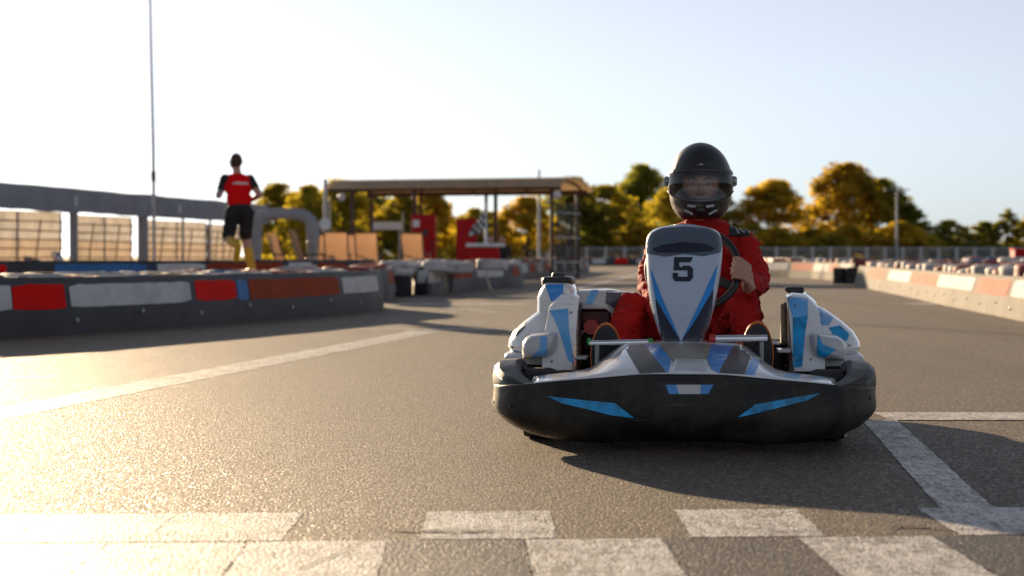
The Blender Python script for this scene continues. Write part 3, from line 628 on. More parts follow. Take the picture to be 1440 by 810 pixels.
# legs and feet
for s, hip, kn, an, top in ((1, (CU + .10, 1.43, .22), (.245, 1.02, .475), (.285, .68, .20), K(1064, 452, .55)), (-1, (CU - .09, 1.43, .22), (-.20, 1.02, .468), (-.285, .68, .20), K(853, 455, .55))):
    chain([(hip, .100), (Vector(hip).lerp(Vector(kn), .5), .088), (kn, .070)], SU)
    chain([(kn, .068), (Vector(kn).lerp(Vector(an), .4), .068), (Vector(kn).lerp(Vector(an), .85), .052)], SU)
    heel = Vector((an[0], .615, .15)); toe = Vector((top.x, .575, top.z - .045))
    chain([(Vector(kn).lerp(Vector(an), .85), .042), (an, .042)], SH)
    chain([(heel + Vector((0, .05, .03)), .044), (heel.lerp(toe, .5) + Vector((0, .045, 0)), .046), (toe + Vector((0, .03, 0)), .042)], SH)
    ring = []
def recol(c, idx):
    k = (idx == SU)
    for s, x0 in ((1, CU + .165), (-1, CU - .145)):                 # black shoulder patches with grey print
        d = np.abs(c[:, 0] - x0); a = k & (d < .045) & (c[:, 2] > .768) & (c[:, 1] < 1.43)
        idx[a] = BK
        b = a & (np.abs(((c[:, 0] * 40 + c[:, 1] * 25) % 1.0) - .5) < .22) & (np.abs(c[:, 1] - 1.36) < .03); idx[b] = GR
    return idx
body = make_body('body', P, .0042, [M['suit'], M['skin'], M['suit_black'], M['shoe'], M['suit_grey']], drv, 3, .016, (SU,), recol)
# soles
for px, top, w in ((1064, 450, 23), (853, 453, 23)):
    rr = []
    for off, k in ((0.03, .96), (0.0, 1.0), (-.010, .98)):
        ring = []
        for j in range(24):
            q = 2 * math.pi * j / 24; ct, st_ = math.cos(q), math.sin(q)
            x = (px - 960) * 6.98 / FPX + w * 6.98 / FPX * ct * k * (1 if st_ > 0 else 1 - .25 * st_ * st_); zt = CAM_H - (top - 360) * 6.98 / FPX
            z = zt - .135 + .135 * st_ * k; ring.append(Vector((x, .545 + off + (zt - z) * .22, z)))
        rr.append(ring)
    so = MB().loft(rr).build('shoe_sole', M['orange'], drv, bevel=.0)
    face = [Vector(((p.x - rr[2][0].x) , 0, 0)) for p in rr[2]]
    c = sum(rr[2], Vector()) / 24
    MB().loft([[c + (p - c) * k + Vector((0, o_, 0)) for p in rr[2]] for k, o_ in ((.945, .004), (.945, -.004), (.90, -.006))]).build('tread', M['shoe'], so)
# eyes and brows
for s in (-1, 1):
    c = (CU + s * .031, 1.142, HZ + .004)
    e = MB().lathe([(0, -.0115), (.006, -.0098), (.0115, 0), (.006, .0098), (0, .0115)], 12, c, 'y').build('eye', M['eye_white'], body)
    MB().lathe([(0, -.0012), (.0055, -.001), (.0055, .001), (0, .001)], 12, (c[0], c[1] - .0118, c[2]), 'y').build('iris', M['iris'], body)
    MB().tube([(CU + s * .014, 1.124, HZ + .020), (CU + s * .034, 1.124, HZ + .028), (CU + s * .052, 1.136, HZ + .022)], [.003, .0042, .002], 6).build('eyebrow', M['hair'], body)
    MB().tube([(CU + s * .017, 1.130, HZ + .009), (CU + s * .031, 1.127, HZ + .012), (CU + s * .046, 1.132, HZ + .008)], [.003, .0046, .003], 6).build('eyelid', M['skin'], body)
# helmet
HC = Vector((CU, 1.235, .985)); HR = Vector((.131, .160, .168))
def hpt(th, ph, k=1.0):
    c, s_ = math.cos(ph), math.sin(ph)
    x, y, z = HR.x * c * math.sin(th), -HR.y * c * math.cos(th), HR.z * s_
    if z < -.03 and y < 0: y *= 1 + .45 * min(1, (-.03 - z) / .12)
    if z < -.05: x *= 1 + .22 * min(1, (-.05 - z) / .1)
    if y > 0 and z < -.06: z = -.06 + (z + .06) * .75
    x *= 1 + .03 * math.exp(-((z) / .05) ** 2)
    return HC + Vector((x, y, z)) * k
PH0 = R(-64)
def phu(th): return math.asin(.175) - .05 * min(1, abs(th) / R(80)) ** 2
def phl(th): return math.asin(-.40) + .30 * min(1, abs(th) / R(80)) ** 2
TH = [R(-180 + 5 * i) for i in range(72)]
rows = []
for i in range(10): rows.append([hpt(t, R(88) + (phu(t) - R(88)) * i / 9) for t in TH])
for i in range(1, 7): rows.append([hpt(t, phu(t) + (phl(t) - phu(t)) * i / 6) for t in TH])
for i in range(1, 8): rows.append([hpt(t, phl(t) + (PH0 - phl(t)) * i / 7) for t in TH])
v = [p for r in rows for p in r]; f = []
for i in range(len(rows) - 1):
    for j in range(72):
        tm = (TH[j] + R(2.5))
        if 9 <= i < 15 and abs(tm) < R(75): continue
        f.append((i * 72 + j, i * 72 + (j + 1) % 72, (i + 1) * 72 + (j + 1) % 72, (i + 1) * 72 + j))
f.append(tuple(range(72)))
helm = mk('helmet', v, f, M['helmet'], drv, solid=.012)
rows = []; TV = [R(-84 + 4 * i) for i in range(43)]
for i in range(9): rows.append([hpt(t, phu(t) + .16 + (phl(t) - .10 - phu(t) - .16) * i / 8, 1.028) for t in TV])
vis = MB().loft(rows, caps=False, ringclosed=False).build('visor', M['visor'], helm)
rows = []
for k0 in (0, 1, 2, 3): rows.append([hpt(t, phu(t) + .17 - .035 * k0, 1.034) for t in TV])
MB().loft(rows, caps=False, ringclosed=False).build('visor_trim', M['helmet'], helm, solid=.003)
MB().tube([hpt(t, phl(t) - .09, 1.03) for t in TV], .0035, 6).build('visor_seal', M['black'], helm)
for s in (-1, 1):
    c = hpt(s * R(84), .04, 1.02)
    MB().lathe([(0, .012 * s), (.016, .012 * s), (.022, .004 * s), (.022, -.012 * s), (0, -.012 * s)], 18, c, 'x').build('visor_pivot', M['steel'], helm)
    MB().bar(hpt(s * R(18), R(-49), 1.035), hpt(s * R(34), R(-41), 1.03), .004, .008).build('chin_vent', M['steel'], helm)
    MB().bar(hpt(s * R(10), R(-36), 1.02), hpt(s * R(26), R(-34), 1.02), .004, .010).build('chin_vent', M['steel'], helm)
MB().bar(hpt(R(-8), R(-41), 1.02), hpt(R(8), R(-41), 1.02), .006, .014).build('chin_vent', M['black'], helm)
c = hpt(0, R(24), 1.004)
MB().loft([[c + Vector((x, y + k, z)) for x, y, z in ((-.014, .002, 0), (-.004, 0, .004), (.003, 0, .0065), (.013, .002, 0), (.003, 0, -.002))] for k in (0, -.002)]).build('helmet_mark', M['suit_grey'], helm, smooth=False)

# ------------------------------------------------------------------ ground and paint
g = mk('asphalt_ground', [(-260, -30, 0), (260, -30, 0), (260, 203, 0), (-260, 203, 0)], [(0, 1, 2, 3)], M['asphalt'], smooth=False); tag(g, kind='structure')
gr = mk('field', [(-1500, 203, -.02), (1500, 203, -.02), (1500, 3500, -.02), (-1500, 3500, -.02)], [(0, 1, 2, 3)], M['grass'], smooth=False); tag(gr, kind='structure')
def sheet(name, pts, m, z=.0012, sub=10):
    bm = bmesh.new(); f = bm.faces.new([bm.verts.new((p[0], p[1], z)) for p in pts])
    me = bpy.data.meshes.new(name); bm.to_mesh(me); bm.free(); return link(name, me, m, g, smooth=False)
def gpoly(name, pts, m, z=.0012): return sheet(name, [gp(*p) for p in pts], m, z)
def rough_strip(name, a, b, w, m, z=.0012, n=30, amp=.012):
    a = Vector(a); b = Vector(b); t = (b - a).normalized(); nn = Vector((-t.y, t.x, 0)); L = []; Rr = []
    for i in range(n + 1):
        p = a.lerp(b, i / n); L.append(p + nn * (w / 2 + random.uniform(-amp, amp))); Rr.append(p - nn * (w / 2 + random.uniform(-amp, amp)))
    v = [Vector((p.x, p.y, z)) for p in L + Rr]
    return mk(name, v, [(i, i + 1, n + 2 + i, n + 1 + i) for i in range(n)], m, g, smooth=False)
# chequered start line: two rows of squares, skewed like the photo
y_top = lambda x: 4.96 + .055 * x
sq = .331
def ragged(a, b, n=14, amp=.007):      # a worn paint edge; shared by the squares on both sides of it
    a, b = Vector(a), Vector(b); t = (b - a).normalized(); nn = Vector((-t.y, t.x)); out = []
    for i in range(n):
        p = a.lerp(b, i / n); out.append(p + nn * amp * (noise.noise(Vector((p.x * 31, p.y * 31, 1))) + .8 * noise.noise(Vector((p.x * 90, p.y * 90, 5)))))
    return out
for k in range(-8, 6):
    for row in (0, 1):
        white = (k + row) % 2 == 0
        x0 = -.225 + k * sq + (-.075 if row else 0); x1 = x0 + sq
        d0 = (0, .50)[row]; d1 = (.485, 1.08)[row]; e = .015 * row
        c = [Vector((x0, y_top(x0) - d0)), Vector((x1, y_top(x1) - d0)), Vector((x1 + e, y_top(x1) - d1)), Vector((x0 + e, y_top(x0) - d1))]
        pts = ragged(c[0], c[1]) + ragged(c[1], c[2]) + ragged(c[2], c[3]) + ragged(c[3], c[0])
        if white or x0 < -.75: sheet('painted_square', pts, M['paint'] if white and k > -2 else M['paint_worn'])
        elif row == 1: sheet('painted_square', pts, M['paint_black'])
rough_strip('painted_line', gp(1238, 592) + Vector((0, .02, 0)), (1.19, 4.62, 0), .145, M['paint'], .0024, 60, .003)
rough_strip('painted_line', gp(1240, 586), gp(1500, 586), .38, M['paint'], .0032, 20, .006)
rough_strip('painted_line', gp(-80, 597), gp(600, 465.5), .28, M['paint_worn'], .0012, 60, .008)
rough_strip('painted_line', gp(505, 463.5), gp(705, 463.5), .22, M['paint_worn'], .0024, 30, .01)
rough_strip('painted_line', gp(560, 427.5), gp(752, 427.5), .5, M['paint_worn'], .0012, 30, .02)
rough_strip('painted_line', gp(620, 432), gp(700, 440), .12, M['paint_worn'], .0032, 30, .02)
rough_strip('painted_line', gp(-30, 533), gp(85, 529), .16, M['paint_worn'], .0012, 30, .02)
rough_strip('painted_line', gp(790, 410), gp(905, 384), .30, M['paint_worn'], .0012, 30, .02)
rough_strip('painted_line', gp(835, 398), gp(900, 399), .8, M['paint_worn'], .0024, 30, .02)
rough_strip('painted_line', gp(1290, 426), gp(1315, 428), .5, M['paint_worn'], .0012, 30, .02)
# cracks along the start line: an irregular dark strip over the asphalt
def crack(pts, w):
    L = []; Rr = []; P_ = []
    for a, b in zip(pts, pts[1:]):
        for i in range(6): P_.append(Vector(gp(*a)).lerp(Vector(gp(*b)), i / 6))
    for i, p in enumerate(P_):
        k = w * math.sin(math.pi * (i + .6) / (len(P_) + .2)) * random.uniform(.5, 1.3)
        q = p + Vector((0, random.uniform(-.006, .006), 0)); L.append((q.x, q.y + k, 0.0040)); Rr.append((q.x, q.y - k, 0.0040))
    n = len(P_); mk('crack', L + Rr, [(i, i + 1, n + i + 1, n + i) for i in range(n - 1)], M['crack'], g, smooth=False)
crack([(525, 744), (560, 747), (640, 749), (700, 748), (790, 750)], .012)
crack([(520, 755), (490, 772), (440, 795), (400, 806)], .009)
crack([(1235, 752), (1262, 741), (1300, 742), (1345, 747)], .012)
crack([(1050, 752), (1110, 748), (1180, 752)], .006)

# ------------------------------------------------------------------ tyres
def tyre_mesh(name, r, w, n=26):
    h = w / 2
    prof = [(r * .56, -h * .8), (r * .62, -h), (r * .84, -h * 1.0), (r * .96, -h * .85), (r, -h * .6), (r * .985, -h * .25), (r * .985, h * .25), (r, h * .6), (r * .96, h * .85), (r * .84, h), (r * .62, h), (r * .56, h * .8), (r * .60, 0)]
    me = bpy.data.meshes.new(name); t = MB().lathe(prof, n, (0, 0, h), 'z', True); me.from_pydata([tuple(v) for v in t.v], [], t.f)
    me.polygons.foreach_set('use_smooth', [True] * len(me.polygons)); me.materials.append(M['t_black']); return me
CAR, KRT = tyre_mesh('tyre', .30, .19), tyre_mesh('tyre', .145, .16, 20)
def tyre(me, loc, colr, label, group, tilt=(0, 0), s=1.0):
    o = bpy.data.objects.new('tyre', me); COL.objects.link(o); o.location = loc; o.rotation_euler = (tilt[0], tilt[1], random.uniform(0, 6)); o.scale = (s, s, s * random.uniform(.92, 1.08))
    o.material_slots[0].link = 'OBJECT'; o.material_slots[0].material = M['t_' + colr]
    tag(o, label, 'tyre', group); return o

# ------------------------------------------------------------------ belt barriers
def barrier(pts, h, panels, label, belt='belt_dark', lean=.05, zr=(.46, .88), side=1, group=None, bow=.012):
    """pts: ground polyline of the belt's foot; panels: (start fraction, end fraction, paint)"""
    pts = [Vector((p[0], p[1], 0)) for p in pts]; L = [0]
    for a, b in zip(pts, pts[1:]): L.append(L[-1] + (b - a).length)
    T = L[-1]; org = pts[0].copy()
    def pos(s):
        s = max(0, min(T, s)); x = float(np.interp(s, L, [p.x for p in pts])); y = float(np.interp(s, L, [p.y for p in pts])); return Vector((x, y, 0))
    def frame(s):
        t = (pos(s + .12) - pos(s - .12)).normalized(); return pos(s), Vector((t.y, -t.x, 0)) * side
    def P3(s, q, off):                       # q = 0 foot .. 1 top
        p, n = frame(s); sd_ = org.x * 3.1
        wob = bow * (noise.noise(Vector((s * .9 + sd_, q * .8, 0))) + .5 * noise.noise(Vector((s * 2.3, q, sd_))))
        return p - org + n * (off + wob - lean * q + .03 * math.sin(math.pi * q) * .5) + Vector((0, 0, h * q + .012 * noise.noise(Vector((s * 1.3, sd_, 4))) * q))
    root = empty('belt_barrier', org); tag(root, label, 'barrier', group)
    n = max(6, int(T / .16)); m = MB(); rings = []
    for i in range(n + 1):
        s = T * i / n; rings.append([P3(s, 0, 0), P3(s, .25, 0), P3(s, .5, 0), P3(s, .75, 0), P3(s, .97, 0), P3(s, 1.0, -.008), P3(s, 1.0, -.035), P3(s, .9, -.04), P3(s, 0, -.04)])
    m.loft(rings).build('belt', M[belt], root, autos=50)
    for a, b, mt in panels:
        s0, s1 = T * a, T * b; k = max(2, int((s1 - s0) / .16)); q0 = zr[0] + random.uniform(-.02, .02); q1 = zr[1] + random.uniform(-.02, .02)
        rings = []
        for i in range(k + 1):
            t = i / k; s = s0 + (s1 - s0) * t; e = .006; j0, j1 = random.uniform(-e, e), random.uniform(-e, e)
            if i in (0, k): j0, j1 = random.uniform(.0, .05), -random.uniform(0, .05)
            rings.append([P3(s, q0 + j0, .004), P3(s, (q0 + q1) / 2, .006), P3(s, q1 + j1, .004), P3(s, q1 + j1, -.004), P3(s, q0 + j0, -.004)])
        MB().loft(rings).build('painted_panel', M['pan_' + mt], root, autos=50)
    k = max(2, int(T / 1.1))
    for i in range(k):
        s = T * (i + .5) / k; c = P3(s, .24 + .1 * (i % 2), .008); p, nn = frame(s)
        b_ = MB().lathe([(0, .012), (.018, .008), (.024, 0)], 8, (0, 0, 0)).build('bolt', M['galv'], root)
        b_.location = c; b_.rotation_euler = nn.to_track_quat('Z', 'Y').to_euler()
    for i in range(int(T / 2.2)):
        s = 1.1 + 2.2 * i; 
        if s < T - .3:
            MB().add([P3(s, 0, .003), P3(s + .03, 0, .003), P3(s + .03, .99, .003), P3(s, .99, .003), P3(s, 0, -.004), P3(s + .03, 0, -.004), P3(s + .03, .99, -.004), P3(s, .99, -.004)], [(0, 1, 2, 3), (0, 4, 5, 1), (1, 5, 6, 2), (2, 6, 7, 3), (3, 7, 4, 0)]).build('belt_joint', M['belt_dark'] if belt == 'belt_dark' else M['belt_light'], root, smooth=False)
    return root
def px_fr(pts, pxs):             # fractions along a polyline at given photo columns
    L = [0]; X = []
    for a, b in zip(pts, pts[1:]): L.append(L[-1] + math.dist(a[:2], b[:2]))
    fine = []; 
    for i in range(401):
        s = L[-1] * i / 400; x = np.interp(s, L, [p[0] for p in pts]); y = np.interp(s, L, [p[1] for p in pts]); fine.append(720 + x / y * FPX)
    return [float(np.interp(q, fine, [i / 400 for i in range(401)])) for q in pxs]
A = [gp(-230, 489), gp(-60, 478), gp(100, 470), gp(270, 458), gp(400, 448), gp(480, 441.5), gp(520, 437.5), gp(540, 434)]
def pan(pts, lst): return [(*px_fr(pts, (a, b)), c) for a, b, c in lst]
pA = pan(A, [(-150, -60, 'red'), (-55, 18, 'white'), (20, 93, 'red'), (101, 270, 'white'), (278, 334, 'red'), (336.5, 350, 'blue'), (353, 478, 'rust'), (484, 533, 'white')])
Aw = A + [A[-1] + Vector((-.05, .5, 0)), A[-1] + Vector((-.35, 1.2, 0))]
LA = sum(math.dist(a[:2], b[:2]) for a, b in zip(A, A[1:])); LAw = sum(math.dist(a[:2], b[:2]) for a, b in zip(Aw, Aw[1:]))
barrier(Aw, .50, [(a * LA / LAw, b * LA / LAw, c) for a, b, c in pA], 'long black belt barrier with red, white and rust panels in front of the running person')
B = [at(-90, 26.5), at(60, 27.5), at(210, 29), at(330, 30), at(450, 31.5), at(530, 33)]
barrier(B, .62, pan(B, [(-60, 10, 'red'), (79, 208, 'blue'), (210, 221, 'navy'), (223, 290, 'white'), (293, 400, 'rust'), (408, 440, 'white'), (446, 490, 'rust')]), 'black barrier with a long blue panel behind the first barrier and the running person', zr=(.58, .93))
Cc = [gp(536, 426), gp(548, 425), gp(556, 419), gp(553, 412)]
barrier(Cc, .50, [(.08, .48, 'rust')], 'short curved black barrier with one rust panel beside the gap with the black box', zr=(.52, .9), bow=.004)
D_ = [at(578, 33.6), at(586, 32.4), at(604, 32.2), at(620, 33.2), at(626, 34.4)]
barrier(D_, .50, pan(D_[1:4], [(588, 618, 'white')]) and [(.32, .70, 'white')], 'short rounded dark barrier with a single white panel and white tyres on top', zr=(.42, .88), bow=.004)
E = [at(620, 36.0), at(634, 34.8), at(655, 36.5), at(690, 38.6), at(722, 40.2), at(733, 41.5), at(736, 43)]
barrier(E, .50, pan(E, [(628, 634, 'rust'), (638, 664, 'rust'), (672, 709, 'white'), (722, 731, 'rust')]), 'dark barrier with red ends and one leaning white panel near the flag stand', zr=(.50, .9), bow=.006)
F_ = [at(735, 52), at(760, 57), at(790, 64), at(815, 73), at(829, 80)]
barrier(F_, .52, [(i / 13, (i + .62) / 13, ('white', 'red')[i % 2] if i % 2 == 0 else 'rust') for i in range(13)], 'receding barrier of small alternating red and white squares beyond the flag stand', zr=(.4, .9))
G_ = [at(800, 126), at(860, 126), at(960, 124), at(1060, 120), at(1120, 112)]
barrier(G_, .52, [(i / 14, (i + .6) / 14, 'white' if i % 2 else 'red') for i in range(14)], 'distant red and white barrier closing the far end of the track', zr=(.3, .95))
H = [gp(1201, 402), gp(1225, 407), gp(1262, 414.5), gp(1330, 430), gp(1400, 444), gp(1470, 459), gp(1560, 478)]
barrier(H[::-1], .46, [(1 - b, 1 - a, c) for a, b, c in pan(H, [(1216, 1238, 'pink'), (1245, 1274, 'white'), (1277, 1309, 'pink'), (1313, 1361, 'white'), (1366, 1410, 'pink'), (1415, 1462, 'white'), (1467, 1520, 'pink')])], 'long sunlit pale barrier with white and faded pink panels along the right of the track', belt='belt_light', lean=.12, zr=(.52, .9), side=-1)
I_ = [at(1196, 49), at(1185, 50.5), at(1165, 53), at(1140, 56), at(1110, 58), at(1070, 60)]
barrier(I_, .50, [(.04, .20, 'white'), (.25, .36, 'pink'), (.39, .60, 'white'), (.63, .80, 'pink'), (.83, .97, 'white')], 'sunlit pale barrier section behind the driver with black tyre stacks at its end', belt='belt_light', lean=.1, zr=(.5, .92), side=-1)
# loose tyres: field between the two left barriers
def along(pts, t):
    L = [0]
    for a, b in zip(pts, pts[1:]): L.append(L[-1] + math.dist(a[:2], b[:2]))
    return Vector((float(np.interp(L[-1] * t, L, [p[0] for p in pts])), float(np.interp(L[-1] * t, L, [p[1] for p in pts])), 0))
colw = ['white', 'blue', 'white', 'red', 'white', 'black', 'red']
LBL = {c: '%s tyre lying in the stack behind the long black belt barrier' % {'white': 'white painted', 'red': 'red painted', 'blue': 'blue painted', 'black': 'unpainted black'}[c] for c in ('white', 'red', 'blue', 'black')}
for row, off in enumerate((.42, 1.06, 1.7)):
    for i in range(24):
        t = .10 + .86 * (i + .5 * (row % 2)) / 24; p = along(A, t); p2 = along(A, min(1, t + .01)); d = (p2 - p).normalized(); nn = Vector((-d.y, d.x, 0))
        c = random.choice(colw); q = p + nn * (off + random.uniform(-.04, .04))
        for k in range(2):
            if k == 0 and row < 1: continue
            tyre(CAR, (q.x, q.y, .22 * k + .10 * (k > 0)), c, LBL[c], '%s tyres behind the long black barrier' % c, (random.uniform(-.04, .04), random.uniform(-.04, .04)), random.uniform(.92, 1.02))
def ring_tyres(pts, n, offs, colours, lab, grp, z, side=1, me=CAR, jit=.05, lay=1, dz=.2):
    for i in range(n):
        t = (i + .5) / n; p = along(pts, t); p2 = along(pts, min(1, t + .02)); p1 = along(pts, max(0, t - .02)); d = (p2 - p1).normalized(); nn = Vector((-d.y, d.x, 0)) * side
        for o_ in offs:
            c = colours[(i + int(o_ * 3)) % len(colours)]; q = p + nn * (o_ + random.uniform(-jit, jit)) + d * random.uniform(-jit, jit)
            for k in range(lay):
                tyre(me, (q.x, q.y, z + dz * k + random.uniform(-.02, .02)), c, lab % {'white': 'white painted', 'red': 'red painted', 'blue': 'blue painted', 'black': 'black'}[c], grp % c, (random.uniform(-.12, .12), random.uniform(-.12, .12)), random.uniform(.9, 1.05))
ring_tyres([A[-2], A[-1]], 3, (.35, 1.0), ['white', 'red'], '%s tyre at the rounded end of the long black barrier', '%s tyres at the end of the long barrier', .36)
ring_tyres(Cc[:3], 2, (.35,), ['red'], '%s tyre on the short curved barrier with one rust panel', '%s tyres on the short curved barrier', .38)
ring_tyres(D_, 4, (.36, .8), ['white'], '%s tyre on the rounded barrier with a single white panel', '%s tyres on the rounded barrier', .40)
ring_tyres(E, 11, (.36, .95), ['red', 'red', 'white', 'white', 'white', 'white'], '%s tyre on top of the dark barrier near the flag stand', '%s tyres near the flag stand', .40)
ring_tyres(F_, 24, (.4,), ['red', 'white', 'black'], '%s tyre behind the receding barrier of small squares', '%s tyres behind the receding barrier', .40)
ring_tyres(G_, 22, (.5,), ['white', 'red', 'red'], '%s tyre behind the distant barrier at the end of the track', '%s tyres at the far end', .40)
HR_ = H[::-1]
ring_tyres(H[:6], 30, (.56,), ['white', 'red', 'white', 'white', 'red'], '%s tyre in the front row behind the long sunlit pale barrier', '%s tyres in the front row behind the sunlit barrier', .36, 1, jit=.08)
ring_tyres(H[:6], 26, (1.25, 1.9), ['red', 'white', 'red', 'black'], '%s tyre in the back rows behind the long sunlit pale barrier', '%s tyres in the back rows behind the sunlit barrier', .38, 1, jit=.15)
ring_tyres(H[:3], 12, (2.6, 3.5), ['white', 'red', 'blue'], '%s tyre heaped well behind the tip of the sunlit pale barrier', '%s heaped tyres behind the barrier tip', .44, 1, jit=.3)
ring_tyres(I_[::-1], 9, (.4, 1.0), ['white', 'red', 'red', 'white'], '%s tyre behind the pale barrier beyond the black tyre stacks', '%s tyres behind the far pale barrier', .40, 1)
for k, (px, d) in enumerate(((1181, 45.5), (1200, 45.2), (1190, 46.2))):
    for z in range(2):
        p = at(px, d); tyre(KRT, (p.x, p.y, .2 * z), 'black', 'small black tyre in the low stacks at the tip of the sunlit pale barrier', 'small black stacked tyres', (0, 0), 1.28)
# the gap with the black box
bx = empty('crash_box', at(566, 31.5)); tag(bx, 'low black foam box in the gap between two belt barriers', 'box')
MB().box((0, .2, .17), (.30, .35, .34)).build('box_body', M['black'], bx, bevel=.02); MB().box((0, .2, .40), (.34, .4, .11)).build('box_lid', M['t_white'], bx, bevel=.03)
st = empty('wooden_prop', at(686, 37.9)); tag(st, 'pale wooden prop leaning on the barrier near the flag stand', 'prop')
MB().bar((-.05, 0, .35), (.06, -.16, 0), .035, .02).build('prop_board', M['cream'], st)
MB().box((.06, -.16, .008), (.06, .05, .016)).build('prop_foot', M['cream'], st)

# ------------------------------------------------------------------ canvas canopy on the left
def canopy():
    p0, p1 = Vector((-15.6, 36.5, 0)), Vector((-9.35, 71, 0))
    d = (p1 - p0); L = d.length; d.normalize(); n = Vector((-d.y, d.x, 0)); root = empty('canvas_canopy', p0); tag(root, 'long grey canvas canopy on posts above the cream stand-in screens', 'canopy')
    rings = []; k = 60
    for i in range(k + 1):
        s = L * i / k; sag = .05 * noise.noise(Vector((s * .5, 0, 0))) ; sag2 = .07 * noise.noise(Vector((s * .7, 3, 0)))
        c = d * s; w = .04 * noise.noise(Vector((s * .8, 7, 0)))
        rings.append([c + n * (w - .02) + Vector((0, 0, 1.93 + sag2)), c - n * .03 + n * w * 1.5 + Vector((0, 0, 2.3)), c + n * .0 + Vector((0, 0, 2.60 + sag)), c + n * .10 + Vector((0, 0, 2.64 + sag)), c + n * 1.6 + Vector((0, 0, 2.50 + sag)), c + n * 1.6 + Vector((0, 0, 2.46 + sag)), c + n * .10 + Vector((0, 0, 2.60 + sag)), c + n * .04 + Vector((0, 0, 2.55 + sag)), c + n * (w + .02) + Vector((0, 0, 1.93 + sag2))])
    MB().loft(rings).build('canvas', M['canvas'], root)
    def spx(px):
        a = (px - 720) / FPX; t = (a * p0.y - p0.x) / (d.x - a * d.y); return t
    for px, w in ((-40, .16), (109, .26), (206, .36), (262, .10), (300, .10)):
        s = spx(px); c = d * s + n * .12
        MB().bar(c, c + Vector((0, 0, 2.5)), w, w * .6, up=n).build('post', M['canvas'] if w > .2 else M['galv'], root)
    s = spx(150)
    for px in (104, 250):
        c = d * spx(px) - n * .06 + Vector((0, 0, 2.25)); MB().box(c, (.10, .04, .28)).build('lamp', M['white'], root, bevel=.01)
    return root, spx, d, n, p0
can, spx, cd, cn, cp = canopy()
for (a, b, hh, nb) in ((-30, 99, 1.90, 6), (119, 197, 1.88, 6), (215, 300, 1.84, 6), (303, 345, 1.8, 6)):  # added translucent screens imitate the bright background between rails
    sa, sb = spx(a), spx(b); pa = cp + cd * sa + cn * .25; L = sb - sa
    r = empty('bright_band_screen', pa); tag(r, 'stand-in cream screen for the bright background between rails below the grey canopy, %s' % {-30: 'left of the slim post', 119: 'between the slim and the broad post', 215: 'right of the broad grey post', 303: 'behind the running person'}[a], 'screen', 'stand-in cream screens under the canopy')
    for i in range(nb):
        z = .40 + (hh - .40) * (i + .5) / nb; w = (hh - .40) / nb + .02; tl = random.uniform(-.008, .008)
        q = cn * (.025 * (i % 2)); MB().bar(q + Vector((0, 0, z - tl * L / 2)), q + cd * L + Vector((0, 0, z + tl * L / 2)), .012, w).build('bright_band_strip', M['cream2'] if i >= nb - 3 else M['cream'], r, smooth=False)
        MB().bar(-cn * .03 + Vector((0, 0, z - w / 2 - tl * L / 2)), -cn * .03 + cd * L + Vector((0, 0, z - w / 2 + tl * L / 2)), .03, .035).build('rail', M['wood'], r)
    for s in (0.02, L * .5, L - .02): MB().bar(cd * s + cn * .05, cd * s + cn * .05 + Vector((0, 0, hh)), .07).build('upright', M['wood'], r)
    for s in (L * .25, L * .72): MB().bar(cd * (s - .25) - cn * .03 + Vector((0, 0, .5)), cd * (s + .1) - cn * .03 + Vector((0, 0, hh - .2)), .03).build('brace', M['wood'], r)
# flag mast standing at the broad post
mp = at(217, 56); mast = empty('flag_mast', mp); tag(mast, 'very tall thin grey mast rising above the canopy out of view', 'mast')
MB().tube([(0, 0, 0), (-.03, 0, 4), (-.16, 0, 9.5), (-.2, 0, 11)], [.055, .05, .035, .03], 10).build('pole', M['galv'], mast)
MB().tube([(-.02, 0, 2.95), (-.03, 0, 3.25)], .075, 10).build('collar', M['wood'], mast); MB().box((0, 0, .03), (.3, .3, .06)).build('base_plate', M['galv'], mast)
# inflatable arch
ia = empty('inflatable_arch', at(400, 66)); tag(ia, 'grey inflatable arch with rounded corner standing beside the tan chairs', 'arch')
w = 1.05
pth = [(-w, 0, 0), (-w, 0, 1.5), (-w * .97, 0, 1.9), (-w * .8, 0, 2.12), (-w * .5, 0, 2.2), (w * .4, 0, 2.2), (w * .75, 0, 2.12), (w * .95, 0, 1.88), (w, 0, 1.5), (w, 0, 0)]
MB().tube(pth, [.25] * 3 + [.23, .21, .21, .23] + [.25] * 3, 16).build('tube', M['canvas'], ia, sub=1)
for i, z in ((-1, .6), (1, .6), (1, 1.2), (-1, 1.2)): MB().lathe([(.255, -.02), (.265, 0), (.255, .02)], 16, (i * w, 0, z)).build('seam_band', M['galv'], ia)
